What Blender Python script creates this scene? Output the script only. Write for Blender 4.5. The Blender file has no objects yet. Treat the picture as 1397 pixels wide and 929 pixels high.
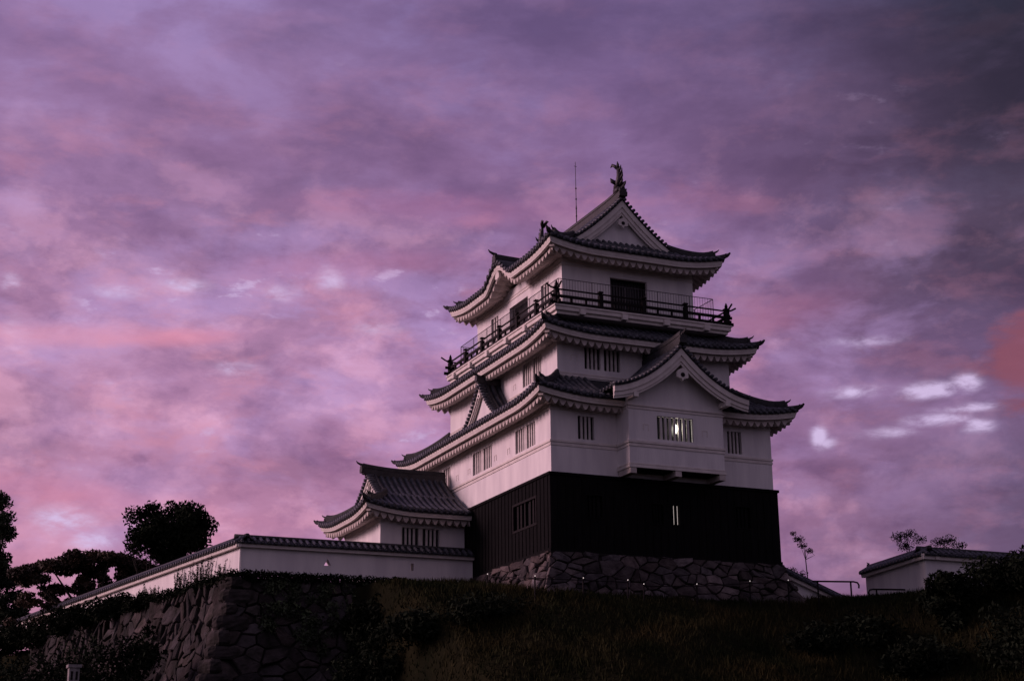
import bpy, math, random
import numpy as np
from mathutils import Vector, Matrix
random.seed(7); rng = np.random.default_rng(7)
scene = bpy.context.scene
R = math.radians
# ------------------------------------------------------------------ camera
CAM = Vector((-33.556, -71.104, -12.774)); YAW = 0.4175; PITCH = 0.2928; ROLL = -0.0099
fw = Vector((math.sin(YAW)*math.cos(PITCH), math.cos(YAW)*math.cos(PITCH), math.sin(PITCH)))
rt = Vector((math.cos(YAW), -math.sin(YAW), 0.0)); up = rt.cross(fw)
r2 = rt*math.cos(ROLL)+up*math.sin(ROLL); u2 = -rt*math.sin(ROLL)+up*math.cos(ROLL)
cam_d = bpy.data.cameras.new('camera'); cam = bpy.data.objects.new('camera', cam_d); scene.collection.objects.link(cam)
cam_d.sensor_width = 36; cam_d.lens = 2166.0/1397*36; cam_d.clip_start = .5; cam_d.clip_end = 6000
m = Matrix(((r2.x, u2.x, -fw.x, CAM.x), (r2.y, u2.y, -fw.y, CAM.y), (r2.z, u2.z, -fw.z, CAM.z), (0, 0, 0, 1)))
cam.matrix_world = m; scene.camera = cam
# ------------------------------------------------------------------ sun (last dusk glow, broad and pink, from the left)
SUN_DIR = Vector((-1.0, 0.45, 0.40)).normalized()           # towards the glow
sd = bpy.data.lights.new('sun', 'SUN'); sd.energy = 2.8; sd.angle = R(22); sd.color = (1.0, .62, .70)
sun = bpy.data.objects.new('sun', sd); scene.collection.objects.link(sun)
sun.rotation_euler = (-SUN_DIR).to_track_quat('-Z', 'Y').to_euler()
# ------------------------------------------------------------------ world
world = bpy.data.worlds.new('World'); scene.world = world; world.use_nodes = True
wt = world.node_tree; wt.nodes.clear()
def WN(t, **k):
    n = wt.nodes.new(t)
    for a, b in k.items(): setattr(n, a, b)
    return n
def lk(a, b): wt.links.new(a, b)
def wm(op, a, b=None, c=None, clamp=False):
    n = WN('ShaderNodeMath', operation=op, use_clamp=clamp)
    for i, q in enumerate((a, b, c)):
        if q is None: continue
        if isinstance(q, (int, float)): n.inputs[i].default_value = q
        else: lk(q, n.inputs[i])
    return n.outputs[0]
def lin(c):
    return tuple(((v/255)/12.92 if v/255 <= .04045 else ((v/255+.055)/1.055)**2.4) for v in c)+(1,)
def wramp(f, stops, interp='EASE'):
    n = WN('ShaderNodeValToRGB'); n.color_ramp.interpolation = interp
    e = n.color_ramp.elements
    while len(e) < len(stops): e.new(.5)
    for i, (p, c) in enumerate(stops):
        e[i].position = p; e[i].color = c if isinstance(c, tuple) else (c, c, c, 1)
    lk(f, n.inputs[0]); return n.outputs[0]
def wmap(v, a, b, c=0., d=1., t='SMOOTHSTEP'):
    n = WN('ShaderNodeMapRange', interpolation_type=t)
    lk(v, n.inputs[0])
    for i, q in enumerate((a, b, c, d)): n.inputs[i+1].default_value = q
    return n.outputs[0]
def wmix(f, a, b, mode='MIX'):
    n = WN('ShaderNodeMix', data_type='RGBA', blend_type=mode)
    if isinstance(f, (int, float)): n.inputs[0].default_value = f
    else: lk(f, n.inputs[0])
    for s, q in ((6, a), (7, b)):
        if isinstance(q, tuple): n.inputs[s].default_value = q
        else: lk(q, n.inputs[s])
    return n.outputs[2]
tc = WN('ShaderNodeTexCoord'); sp = WN('ShaderNodeSeparateXYZ'); lk(tc.outputs['Generated'], sp.inputs[0])
X, Y, Z = sp.outputs
el = wm('ARCSINE', Z)
# azimuth measured from the north-north-east, the middle of the western cloud field
ca, sa = math.cos(YAW), math.sin(YAW)
xr = wm('SUBTRACT', wm('MULTIPLY', X, ca), wm('MULTIPLY', Y, sa))
yr = wm('ADD', wm('MULTIPLY', X, sa), wm('MULTIPLY', Y, ca))
az = wm('ARCTAN2', xr, yr)
cv = WN('ShaderNodeCombineXYZ'); lk(az, cv.inputs[0]); lk(wm('MULTIPLY', el, 2.5), cv.inputs[1])
lk(wm('MULTIPLY', az, .3), cv.inputs[2])
def wnoise(scale, det=6, rough=.55, off=(0, 0, 0), dist=0., vec=None, rot=0):
    mp = WN('ShaderNodeMapping'); lk(cv.outputs[0] if vec is None else vec, mp.inputs[0]); mp.inputs['Location'].default_value = off
    mp.inputs['Rotation'].default_value = (0, 0, rot)
    n = WN('ShaderNodeTexNoise'); n.inputs['Scale'].default_value = scale; n.inputs['Detail'].default_value = det
    n.inputs['Roughness'].default_value = rough; n.inputs['Distortion'].default_value = dist
    lk(mp.outputs[0], n.inputs['Vector']); return n.outputs[0]
def blob(a0, e0, ra, re):
    x = wm('DIVIDE', wm('SUBTRACT', az, a0), ra); y = wm('DIVIDE', wm('SUBTRACT', el, e0), re)
    return wm('EXPONENT', wm('MULTIPLY', wm('ADD', wm('MULTIPLY', x, x), wm('MULTIPLY', y, y)), -1.0))
evr = wmap(el, .07, .50, t='LINEAR')
cl = wramp(evr, [(0, lin((206, 140, 168))), (.25, lin((198, 140, 174))), (.5, lin((186, 137, 176))), (.75, lin((162, 124, 168))), (1, lin((150, 120, 168)))])
cm = wramp(evr, [(0, lin((186, 130, 166))), (.25, lin((178, 128, 168))), (.5, lin((166, 122, 166))), (.75, lin((136, 104, 148))), (1, lin((122, 100, 146)))])
cr = wramp(evr, [(0, lin((104, 74, 104))), (.25, lin((100, 76, 106))), (.45, lin((108, 82, 116))), (.62, lin((84, 68, 92))), (.8, lin((58, 49, 68))), (1, lin((42, 38, 54)))])
base = wmix(wmap(az, -.30, .08), cl, cm)
base = wmix(wmap(az, .05, .345, 0, 1, 'SMOOTHSTEP'), base, cr)
n0 = wnoise(3.6, 4, .5, (5.3, 2.2, 0), .1, rot=.08); n1 = wnoise(8.0, 10, .60, (3.1, 1.7, 0), .15, rot=.15); n2 = wnoise(14, 9, .6, (8.2, 4.1, 2), .2, rot=.22); n3 = wnoise(32, 7, .6, (1.2, 9.1, 5), .15, rot=.2)
n4 = wnoise(11, 8, .58, (2.7, 6.6, 7), .2, rot=.18)
# broad lilac-grey undersides and paler lilac tops
dk = wmix(1.0, base, (.62, .62, .66, 1), 'MULTIPLY'); lt = wmix(1.0, base, (1.22, 1.36, 1.34, 1), 'MULTIPLY')
base = wmix(wm('MULTIPLY', wmap(n1, .46, .66), .55), base, dk)
base = wmix(wm('MULTIPLY', wmap(n1, .50, .34), .75), base, lt)
base = wmix(wm('MULTIPLY', wmap(n0, .46, .66), .45), base, wmix(1.0, base, (.66, .60, .66, 1), 'MULTIPLY'))
# clumpy mottling of the lower western half
cv2 = WN('ShaderNodeCombineXYZ'); lk(az, cv2.inputs[0]); lk(wm('MULTIPLY', el, 1.55), cv2.inputs[1]); lk(wm('MULTIPLY', el, .4), cv2.inputs[2])
m1 = wnoise(21, 9, .60, (6.1, 3.3, 1), .35, vec=cv2.outputs[0], rot=.3); m2 = wnoise(12, 8, .60, (1.9, 7.7, 4), .3, vec=cv2.outputs[0], rot=.2)
mreg = wmap(el, .42, .30, .25, 1.)
base = wmix(wm('MULTIPLY', wm('MULTIPLY', wmap(m1, .50, .64), mreg), .50), base, wmix(1.0, base, (.68, .66, .74, 1), 'MULTIPLY'))
base = wmix(wm('MULTIPLY', wm('MULTIPLY', wmap(m2, .50, .36), mreg), .42), base, wmix(1.0, base, (1.16, 1.36, 1.36, 1), 'MULTIPLY'))
# relief: puffs lit from the low western glow, shaded on the far side
def relief(sc, off, dx, dy, det=7, rgh=.56):
    a_ = wnoise(sc, det, rgh, off, .25, vec=cv2.outputs[0], rot=.2); b_ = wnoise(sc, det, rgh, (off[0]+dx, off[1]+dy, off[2]), .25, vec=cv2.outputs[0], rot=.2)
    return wm('SUBTRACT', a_, b_)
rl1 = relief(12, (2.2, 5.5, 3), .022, .036, 7, .6); rl2 = relief(25, (7.1, 2.4, 6), .012, .016, 7, .6)
rl = wm('ADD', rl1, wm('MULTIPLY', rl2, .45)); rreg = wm('MULTIPLY', wmap(el, .45, .31, .15, 1.), wmap(az, .33, .10, .45, 1.))
base = wmix(wm('MULTIPLY', wm('MULTIPLY', wmap(rl, .03, .20, 0, 1, 'LINEAR'), rreg), .62), base, wmix(.35, wmix(1.0, base, (1.55, 1.65, 1.45, 1), 'MULTIPLY'), lin((228, 160, 184))))
base = wmix(wm('MULTIPLY', wm('MULTIPLY', wmap(rl, -.03, -.20, 0, 1, 'LINEAR'), rreg), .60), base, wmix(1.0, base, (.62, .60, .72, 1), 'MULTIPLY'))
# salmon bellies
low = wmap(el, .52, .26, .12, 1.)
leftish = wmap(az, .40, -.25, .30, 1.)
sal = wm('MULTIPLY', wm('MULTIPLY', wmap(n2, .50, .68), low), leftish)
base = wmix(wm('MULTIPLY', sal, .42), base, lin((214, 142, 166)))
# pale lavender openings
mid = blob(-.13, .285, .24, .085); mid2 = blob(.20, .27, .17, .08)
lav = wm('MULTIPLY', wmap(n4, .52, .36), wm('ADD', wm('MAXIMUM', mid, wm('MULTIPLY', mid2, .55)), .06))
base = wmix(wm('MULTIPLY', lav, .62), base, lin((182, 150, 204)))
hi = wm('MULTIPLY', wmap(n3, .585, .70), wm('MULTIPLY', wmap(n4, .50, .36), wm('MAXIMUM', mid, .10)))
base = wmix(wm('MULTIPLY', hi, .8), base, lin((216, 190, 230)))
# thin bright breaks low in the sky, torn by finer cloud
torn = wmap(wnoise(46, 6, .62, (4.4, 1.1, 3), .25, rot=.3), .34, .66, .30, 1.25, 'LINEAR')
def br(a0, e0, ra, re, s):
    return wmap(wm('MULTIPLY', wm('MULTIPLY', blob(a0, e0, ra, re), s), torn), .05, 1.05, 0, 1)
brk = None
for q in [(.195, .2265, .0055, .0085, 1.0), (.199, .222, .008, .004, .7), (.2205, .2525, .020, .0040, .95), (.266, .250, .020, .0050, 1.25), (.288, .2525, .010, .0065, 1.1), (.268, .232, .022, .0042, .95), (.292, .2265, .010, .0050, 1.0), (.287, .238, .022, .0035, .8), (.238, .226, .02, .0045, .62), (.228, .283, .03, .0045, .6), (-.279, .176, .019, .0095, .95), (-.262, .165, .016, .007, .85), (-.120, .331, .010, .008, .9), (-.215, .322, .018, .0055, .8), (-.153, .320, .014, .006, .7), (-.254, .316, .02, .005, .7), (-.322, .317, .007, .006, .75), (-.18, .272, .02, .007, .55), (-.317, .290, .012, .009, .55), (-.09, .300, .02, .006, .5)]:
    b = br(*q); brk = b if brk is None else wm('MAXIMUM', brk, b)
halo = wm('MAXIMUM', blob(.25, .242, .075, .026), blob(-.27, .17, .05, .025))
base = wmix(wm('MULTIPLY', wm('MULTIPLY', halo, wmap(n2, .60, .40, .3, 1)), .45), base, lin((176, 140, 190)))
base = wmix(wm('MULTIPLY', brk, .88), base, lin((218, 196, 236)))
# rust cloud on the right and long salmon streaks on the left
wob = wm('MULTIPLY', wm('SUBTRACT', n2, .5), 1.6); wob2 = wm('MULTIPLY', wm('SUBTRACT', n3, .5), 1.2)
og = wm('MULTIPLY', wmap(wm('ADD', blob(.330, .262, .038, .040), wob), .40, .85), .72)
base = wmix(og, base, lin((146, 80, 94)))
def streak(a0, e0, ra, re, s, c, tilt=.0):
    x = wm('DIVIDE', wm('SUBTRACT', az, a0), ra); y = wm('DIVIDE', wm('SUBTRACT', wm('SUBTRACT', el, e0), wm('MULTIPLY', wm('SUBTRACT', az, a0), tilt)), re)
    b = wm('EXPONENT', wm('MULTIPLY', wm('ADD', wm('MULTIPLY', x, x), wm('MULTIPLY', y, y)), -1.0))
    return wm('MULTIPLY', wmap(wm('MULTIPLY', b, wm('ADD', wob, 1.)), .25, 1.1), s), lin(c)
for a in ((-.275, .288, .11, .010, .55, (226, 152, 178), .06), (-.21, .291, .05, .008, .5, (232, 146, 170), .10), (-.04, .375, .16, .014, .25, (190, 118, 158), -.02), (-.10, .34, .12, .012, .35, (200, 128, 165), .05), (.12, .375, .07, .016, .18, (168, 108, 142), .0), (-.25, .19, .12, .012, .45, (216, 138, 168), -.1), (.19, .305, .05, .016, .35, (158, 98, 132), .1)):
    f_, c_s = streak(*a); base = wmix(f_, base, c_s)
# rest of the dome: pale lavender dusk cloud behind the viewer
behind = wmap(yr, .55, -.25)
base = wmix(behind, base, (.222, .168, .255, 1))
# the ground side of the dome stays dark
base = wmix(wmap(el, .02, -.05), base, (.012, .010, .014, 1))
skyt = WN('ShaderNodeTexSky', sky_type='NISHITA'); skyt.sun_disc = False
skyt.sun_elevation = math.asin(SUN_DIR.z); skyt.sun_rotation = math.atan2(SUN_DIR.x, SUN_DIR.y)
bgs = WN('ShaderNodeBackground'); lk(skyt.outputs[0], bgs.inputs[0]); bgs.inputs[1].default_value = .05
bgc = WN('ShaderNodeBackground'); lk(base, bgc.inputs[0]); bgc.inputs[1].default_value = 1.0
mx = WN('ShaderNodeMixShader'); mx.inputs[0].default_value = .96; lk(bgs.outputs[0], mx.inputs[1]); lk(bgc.outputs[0], mx.inputs[2])
wo = WN('ShaderNodeOutputWorld'); lk(mx.outputs[0], wo.inputs[0])
scene.view_settings.view_transform = 'Standard'; scene.view_settings.look = 'None'
scene.view_settings.exposure = 0; scene.view_settings.gamma = 1; scene.view_settings.use_curve_mapping = False

# ------------------------------------------------------------------ materials
def mat(name, c1, c2=None, rough=.7, scale=3., bump=0., bscale=None, spec=.3, emit=None, tone=False, streak=False, det=5, metal=0.):
    mt = bpy.data.materials.new(name); mt.use_nodes = True; t = mt.node_tree; b = t.nodes['Principled BSDF']
    b.inputs['Roughness'].default_value = rough; b.inputs['Specular IOR Level'].default_value = spec; b.inputs['Metallic'].default_value = metal
    c2 = c2 or tuple(v*.8 for v in c1)
    co = t.nodes.new('ShaderNodeTexCoord'); mp = t.nodes.new('ShaderNodeMapping'); t.links.new(co.outputs['Object'], mp.inputs[0])
    if streak: mp.inputs['Scale'].default_value = (1, 1, .18)
    n = t.nodes.new('ShaderNodeTexNoise'); n.inputs['Scale'].default_value = scale; n.inputs['Detail'].default_value = det
    t.links.new(mp.outputs[0], n.inputs['Vector'])
    r = t.nodes.new('ShaderNodeValToRGB'); e = r.color_ramp.elements
    e[0].position = .35; e[1].position = .65; e[0].color = c2+(1,); e[1].color = c1+(1,)
    t.links.new(n.outputs[0], r.inputs[0]); out = r.outputs[0]
    if tone:
        a = t.nodes.new('ShaderNodeAttribute'); a.attribute_name = 'tone'
        mm = t.nodes.new('ShaderNodeMix'); mm.data_type = 'RGBA'; mm.blend_type = 'MULTIPLY'; mm.inputs[0].default_value = 1
        t.links.new(out, mm.inputs[6]); t.links.new(a.outputs['Color'], mm.inputs[7]); out = mm.outputs[2]
    t.links.new(out, b.inputs['Base Color'])
    if bump:
        n2 = t.nodes.new('ShaderNodeTexNoise'); n2.inputs['Scale'].default_value = bscale or scale*6; n2.inputs['Detail'].default_value = 6
        t.links.new(mp.outputs[0], n2.inputs['Vector'])
        bp = t.nodes.new('ShaderNodeBump'); bp.inputs['Strength'].default_value = bump; bp.inputs['Distance'].default_value = .05
        t.links.new(n2.outputs[0], bp.inputs['Height']); t.links.new(bp.outputs[0], b.inputs['Normal'])
    if emit:
        b.inputs['Emission Color'].default_value = emit[0]+(1,); b.inputs['Emission Strength'].default_value = emit[1]
    return mt
M = dict(
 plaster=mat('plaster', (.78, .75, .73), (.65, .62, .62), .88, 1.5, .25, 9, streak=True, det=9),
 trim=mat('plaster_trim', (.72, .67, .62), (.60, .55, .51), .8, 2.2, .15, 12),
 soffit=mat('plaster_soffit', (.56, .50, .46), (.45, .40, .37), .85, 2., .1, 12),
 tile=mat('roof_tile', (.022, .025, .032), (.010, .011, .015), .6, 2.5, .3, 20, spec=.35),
 tileroll_lit=mat('roll_tile_lit', (.074, .078, .092), (.022, .025, .033), .5, 3.3, .3, 20, spec=.35),  # paler than the pans: light on the roll tops is put into the colour
 ridge=mat('ridge_tile', (.034, .034, .038), (.018, .018, .020), .6, 3., .4, 14),
 board=mat('black_board', (.0075, .0070, .0075), (.0045, .0042, .0045), .9, 5., .3, 20, streak=True, spec=.08),
 wood=mat('dark_wood', (.012, .009, .010), (.007, .0055, .006), .8, 6., .2, 25, spec=.15),
 steel=mat('grey_steel', (.10, .09, .10), (.07, .065, .07), .5, 5, metal=.5),
 dark=mat('window_dark', (.012, .012, .014), (.008, .008, .01), .35, 2),
 bar=mat('window_bar', (.62, .58, .55), (.5, .47, .45), .8, 4),
 stone=mat('stone', (.115, .103, .100), (.048, .042, .043), .95, 2.2, .9, 7, tone=True, spec=.1),
 darkstone=mat('dark_stone', (.060, .054, .054), (.026, .026, .023), .95, 1.6, .9, 7, tone=True, spec=.1),  # darker version of the stone colour, used for the rampart
 gap=mat('stone_gap', (.016, .014, .013), (.009, .008, .008), 1, 4),
 soil=mat('hill_soil', (.018, .017, .009), (.009, .010, .006), 1, .35, .9, 4, spec=.0),
 grass=mat('grass_blade', (.030, .030, .016), (.012, .017, .009), 1, .35, tone=True, spec=.0),
 leaf=mat('leaf', (.026, .036, .016), (.014, .021, .010), .7, .8, tone=True),
 leafdark=mat('leaf_dark', (.014, .019, .011), (.008, .011, .007), 1, .8, tone=True, spec=.05),
 leafred=mat('leaf_reddish', (.060, .034, .020), (.030, .024, .014), .7, 1., tone=True),
 bark=mat('bark', (.035, .028, .022), (.018, .014, .012), .9, 8, .6, 20),
 bronze=mat('bronze_fish', (.035, .032, .034), (.020, .018, .02), .5, 6, .3, 20),
 lamp=mat('lamp_glow', (.9, .85, .8), None, .5, 1, emit=((1, .86, .82), .55)),
 lamp2=mat('window_lamp', (.9, .9, .8), None, .5, 1, emit=((1, .93, .80), 14.0)),
 glow=mat('lit_room', (.6, .5, .4), None, .9, 2, emit=((1, .84, .80), .55)),
)
# ------------------------------------------------------------------ mesh helpers
COL = scene.collection
class MB:
    def __init__(s): s.v = []; s.f = []; s.t = []
    def add(s, vs, fs, tone=1.):
        o = len(s.v); s.v.extend([tuple(q) for q in vs]); s.f.extend([tuple(i+o for i in f) for f in fs]); s.t.extend([tone]*len(fs))
    def box(s, x0, x1, y0, y1, z0, z1):
        if x0 > x1: x0, x1 = x1, x0
        if y0 > y1: y0, y1 = y1, y0
        s.add([(x0, y0, z0), (x1, y0, z0), (x1, y1, z0), (x0, y1, z0), (x0, y0, z1), (x1, y0, z1), (x1, y1, z1), (x0, y1, z1)],
              [(3, 2, 1, 0), (4, 5, 6, 7), (0, 1, 5, 4), (1, 2, 6, 5), (2, 3, 7, 6), (3, 0, 4, 7)])
    def grid(s, P, flip=False):   # P[i][j]
        n, mm = len(P), len(P[0]); vs = [q for r in P for q in r]; fs = []
        for i in range(n-1):
            for j in range(mm-1):
                a = i*mm+j; q = (a, a+1, a+mm+1, a+mm); fs.append(q[::-1] if flip else q)
        s.add(vs, fs)
    def sweep(s, path, sec, closed=True, caps=True, side=None):
        path = [Vector(p) for p in path]; n = len(path); k = len(sec); vs = []
        for i, p in enumerate(path):
            d = (path[min(i+1, n-1)]-path[max(i-1, 0)])
            l = Vector(side) if side else Vector((d.y, -d.x, 0))
            if l.length < 1e-6: l = Vector((1, 0, 0))
            l.normalize()
            sc = sec(i/(n-1)) if callable(sec) else sec
            k = len(sc)
            for (a, b) in sc: vs.append(p+l*a+Vector((0, 0, b)))
        fs = []
        for i in range(n-1):
            for j in range(k if closed else k-1):
                a = i*k+j; b = i*k+(j+1) % k; fs.append((a, b, b+k, a+k))
        if caps: fs.append(tuple(range(k))[::-1]); fs.append(tuple(range((n-1)*k, n*k)))
        s.add(vs, fs)
    def tube(s, path, r, seg=6, caps=True):
        path = [Vector(p) for p in path]; n = len(path); vs = []
        d0 = (path[1]-path[0]).normalized(); ref = Vector((0, 0, 1)) if abs(d0.z) < .9 else Vector((1, 0, 0))
        a = d0.cross(ref).normalized()
        for i, p in enumerate(path):
            d = (path[min(i+1, n-1)]-path[max(i-1, 0)]).normalized()
            a = (a-d*a.dot(d)).normalized(); b = d.cross(a); rr = r[i] if isinstance(r, (list, tuple)) else r
            for j in range(seg):
                t = 2*math.pi*j/seg; vs.append(p+(a*math.cos(t)+b*math.sin(t))*rr)
        fs = [(i*seg+j, i*seg+(j+1) % seg, (i+1)*seg+(j+1) % seg, (i+1)*seg+j) for i in range(n-1) for j in range(seg)]
        if caps: fs += [tuple(range(seg))[::-1], tuple(range((n-1)*seg, n*seg))]
        s.add(vs, fs)
    def prism(s, pts, vec):       # planar polygon extruded by vec
        n = len(pts); vec = Vector(vec); vs = [Vector(p) for p in pts]+[Vector(p)+vec for p in pts]
        s.add(vs, [tuple(range(n))[::-1], tuple(range(n, 2*n))]+[(i, (i+1) % n, (i+1) % n+n, i+n) for i in range(n)])
    def ring(s, x0, y0, x1, y1, z0, z1, out, inn=.02):
        O = [(x0-out, y0-out), (x1+out, y0-out), (x1+out, y1+out), (x0-out, y1+out)]
        I = [(x0+inn, y0+inn), (x1-inn, y0+inn), (x1-inn, y1-inn), (x0+inn, y1-inn)]
        vs = [(a, b, z) for z in (z0, z1) for a, b in O+I]; fs = []
        for i in range(4):
            j = (i+1) % 4
            fs += [(i, j, 8+j, 8+i), (4+j, 4+i, 12+i, 12+j), (8+i, 8+j, 12+j, 12+i), (j, i, 4+i, 4+j)]
        s.add(vs, fs)
    def build(s, name, material, parent=None, smooth=False):
        org = Vector(parent['_o']) if parent is not None and '_o' in parent else Vector((0, 0, 0))
        me = bpy.data.meshes.new(name); me.from_pydata([(Vector(q)-org)[:] for q in s.v], [], s.f)
        me.materials.append(M[material] if isinstance(material, str) else material)
        if any(t != 1. for t in s.t):
            at = me.attributes.new('tone', 'FLOAT_COLOR', 'CORNER'); arr = []
            for f, t in zip(s.f, s.t):
                c = t if isinstance(t, tuple) else (t, t, t)
                arr.extend((c[0], c[1], c[2], 1.)*len(f))
            at.data.foreach_set('color', arr)
        else:
            at = me.attributes.new('tone', 'FLOAT_COLOR', 'CORNER'); at.data.foreach_set('color', [1.]*(4*len(me.loops)))
        if smooth: me.polygons.foreach_set('use_smooth', [True]*len(me.polygons))
        me.update()
        o = bpy.data.objects.new(name, me); COL.objects.link(o)
        if parent is not None: o.parent = parent; o['_o'] = tuple(org)
        return o
def tag(o, label, cat, group=None, kind=None):
    if kind: o['kind'] = kind
    else: o['label'] = label; o['category'] = cat
    if kind and label: o['label'] = label
    if group: o['group'] = group
    return o
def thing(name, label, cat, loc, group=None):
    o = bpy.data.objects.new(name, None); COL.objects.link(o); o.location = loc; o['_o'] = tuple(loc); o.empty_display_size = .3
    return tag(o, label, cat, group)
# ------------------------------------------------------------------ Japanese roof pieces
PITCH_T = .37
HALF = [(-.11, -.02), (-.10, .06), (-.045, .125), (.045, .125), (.10, .06), (.11, -.02)]
def sides(o):
    x0, y0, x1, y1 = o
    return {'S': (Vector((x0, y0, 0)), Vector((1, 0, 0)), Vector((0, 1, 0)), x1-x0), 'E': (Vector((x1, y0, 0)), Vector((0, 1, 0)), Vector((-1, 0, 0)), y1-y0),
            'N': (Vector((x1, y1, 0)), Vector((-1, 0, 0)), Vector((0, -1, 0)), x1-x0), 'W': (Vector((x0, y1, 0)), Vector((0, -1, 0)), Vector((1, 0, 0)), y1-y0)}
RUNIDX = {'S': lambda o, i: i[1]-o[1], 'E': lambda o, i: o[2]-i[2], 'N': lambda o, i: o[3]-i[3], 'W': lambda o, i: i[0]-o[0]}
NEXT = {'S': ('W', 'E'), 'E': ('S', 'N'), 'N': ('E', 'W'), 'W': ('N', 'S')}
def corner_up(s, L, U, Lu, flat=()):
    q = []
    if 'A' not in flat: q.append(max(0, 1-s/Lu))
    if 'B' not in flat: q.append(max(0, 1-(L-s)/Lu))
    return U*(max(q) if q else 0)**2
def skirt(parent, outer, inner, zE, zI, wall, U=.42, Lu=3.6, bumps=None, use='SENW', flat={}, fh=.25, label_cut=None, gaps={}, prof=(.62, .38)):
    """hipped skirt roof: one part 'roof' with tiles, fascia, rafters, hip ridges as sub-parts"""
    bumps = bumps or {}; S = sides(outer); tl = MB(); rl = MB(); fa = MB(); so = MB(); hps = []
    for k in use:
        A, u, inn, L = S[k]; run = RUNIDX[k](outer, inner); oa = RUNIDX[NEXT[k][0]](outer, inner) if NEXT[k][0] in use else 0.
        ob = RUNIDX[NEXT[k][1]](outer, inner) if NEXT[k][1] in use else 0.
        ov = RUNIDX[k](outer, wall); fl = flat.get(k, ())
        bump = bumps.get(k)
        def zf(s):
            z = zE+corner_up(s, L, U, Lu, fl)
            if bump: z += bump(s)
            return z
        def zz(s, t):
            zm = zE+(zI-zE)*(prof[0]*t+prof[1]*t*t)+corner_up(s, L, U, Lu, fl)*(1-t)**1.5
            if bump: zm = max(zm, zE+bump(s)+.02*t if bump(s) > .01 else zm)
            return zm
        P = lambda s, d, z: A+u*s+inn*d+Vector((0, 0, z))
        nt = 9; ns = max(12, int(L/.35))
        g = [[P(oa*t+(L-oa*t-ob*t)*j/ns, run*t, zz(oa*t+(L-oa*t-ob*t)*j/ns, t)) for j in range(ns+1)] for t in [i/nt for i in range(nt+1)]]
        tl.grid(g)
        # drip edge
        dl = [oa*0+L*j/ns for j in range(ns+1)]
        tl.grid([[P(s, .02, zf(s)-.17) for s in dl], [P(s, 0, zf(s)) for s in dl]]); tl.grid([[P(s, .09, zf(s)-.17) for s in dl], [P(s, .02, zf(s)-.17) for s in dl]])
        c = L/2; n = int(L/2/PITCH_T)
        for j in range(-n, n+1):
            s = c+j*PITCH_T
            if s < .05 or s > L-.05: continue
            tm = 1.
            if oa: tm = min(tm, s/oa)
            if ob: tm = min(tm, (L-s)/ob)
            if tm < .04: continue
            if any(a <= s <= b for a, b in gaps.get(k, ())): continue
            nn = 8
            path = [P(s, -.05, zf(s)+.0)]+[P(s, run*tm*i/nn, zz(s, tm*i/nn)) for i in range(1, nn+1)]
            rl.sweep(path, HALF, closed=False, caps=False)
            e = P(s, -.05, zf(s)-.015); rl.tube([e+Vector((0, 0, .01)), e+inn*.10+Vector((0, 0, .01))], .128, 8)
        # drip tile scallops between the rolls
        for j in range(-n, n):
            s = c+(j+.5)*PITCH_T
            if any(a <= s <= b for a, b in gaps.get(k, ())): continue
            if s < .1 or s > L-.1: continue
            pts = [P(s-.13, -.03, zf(s-.12)-.02), P(s-.11, -.03, zf(s)-.14), P(s, -.03, zf(s)-.21), P(s+.11, -.03, zf(s)-.14), P(s+.13, -.03, zf(s+.12)-.02)]
            rl.prism(pts, inn*.03)
        # fascia boards (mitred)
        ma = 1. if oa else 0.; mb = 1. if ob else 0.
        step = .22; k_s = [L*j/int(L/step) for j in range(int(L/step)+1)]
        def cl(s, d): return min(max(s, d*ma), L-d*mb)
        sec = [(.09, -.17), (.10, -.17-fh*.5), (.14, -.17-fh*.93), (.14, -.20-fh), (.28, -.20-fh), (.28, -.17)]
        rows = [[P(cl(s, d), d, zf(s)+h) for s in k_s] for d, h in sec]
        for a in range(5): fa.grid([rows[a+1], rows[a]])
        # soffit with rounded plastered rafters
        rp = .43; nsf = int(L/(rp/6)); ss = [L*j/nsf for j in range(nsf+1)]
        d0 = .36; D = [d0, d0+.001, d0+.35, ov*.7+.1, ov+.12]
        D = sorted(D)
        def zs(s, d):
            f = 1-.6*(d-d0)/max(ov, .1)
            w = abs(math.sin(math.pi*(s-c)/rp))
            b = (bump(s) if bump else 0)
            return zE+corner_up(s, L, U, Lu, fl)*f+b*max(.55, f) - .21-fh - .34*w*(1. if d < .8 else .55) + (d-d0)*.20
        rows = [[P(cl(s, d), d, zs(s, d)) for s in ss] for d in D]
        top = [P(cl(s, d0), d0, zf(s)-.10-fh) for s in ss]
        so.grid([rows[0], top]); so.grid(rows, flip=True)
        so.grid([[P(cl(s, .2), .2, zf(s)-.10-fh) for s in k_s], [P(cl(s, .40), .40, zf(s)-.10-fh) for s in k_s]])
        # hip ridge at corner A of this side
        if oa:
            hp = MB(); hps.append(hp)
            def H(t): return P(oa*t, run*t, zz(oa*t, t))
            t1 = .20
            path = [H(1-(1-t1)*i/10)+Vector((0, 0, .0)) for i in range(11)]
            lift = lambda i: Vector((0, 0, .10*(max(0, i-7)/3)**2))
            path = [p+lift(i) for i, p in enumerate(path)]
            hp.sweep(path, [(-.15, -.05), (-.15, .17), (-.12, .20), (-.12, .29), (-.09, .37), (0, .42), (.09, .37), (.12, .29), (.12, .20), (.15, .17), (.15, -.05)])
            dd = (path[-1]-path[-2]).normalized(); oni(hp, path[-1]+dd*.02, Vector((dd.x, dd.y, 0)).normalized(), .34)
            p2 = [H(t1-(t1-.0)*i/5)+Vector((0, 0, .02)) for i in range(6)]
            dh = (p2[-1]-p2[0]); dh.z = 0; dh.normalize()
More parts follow.
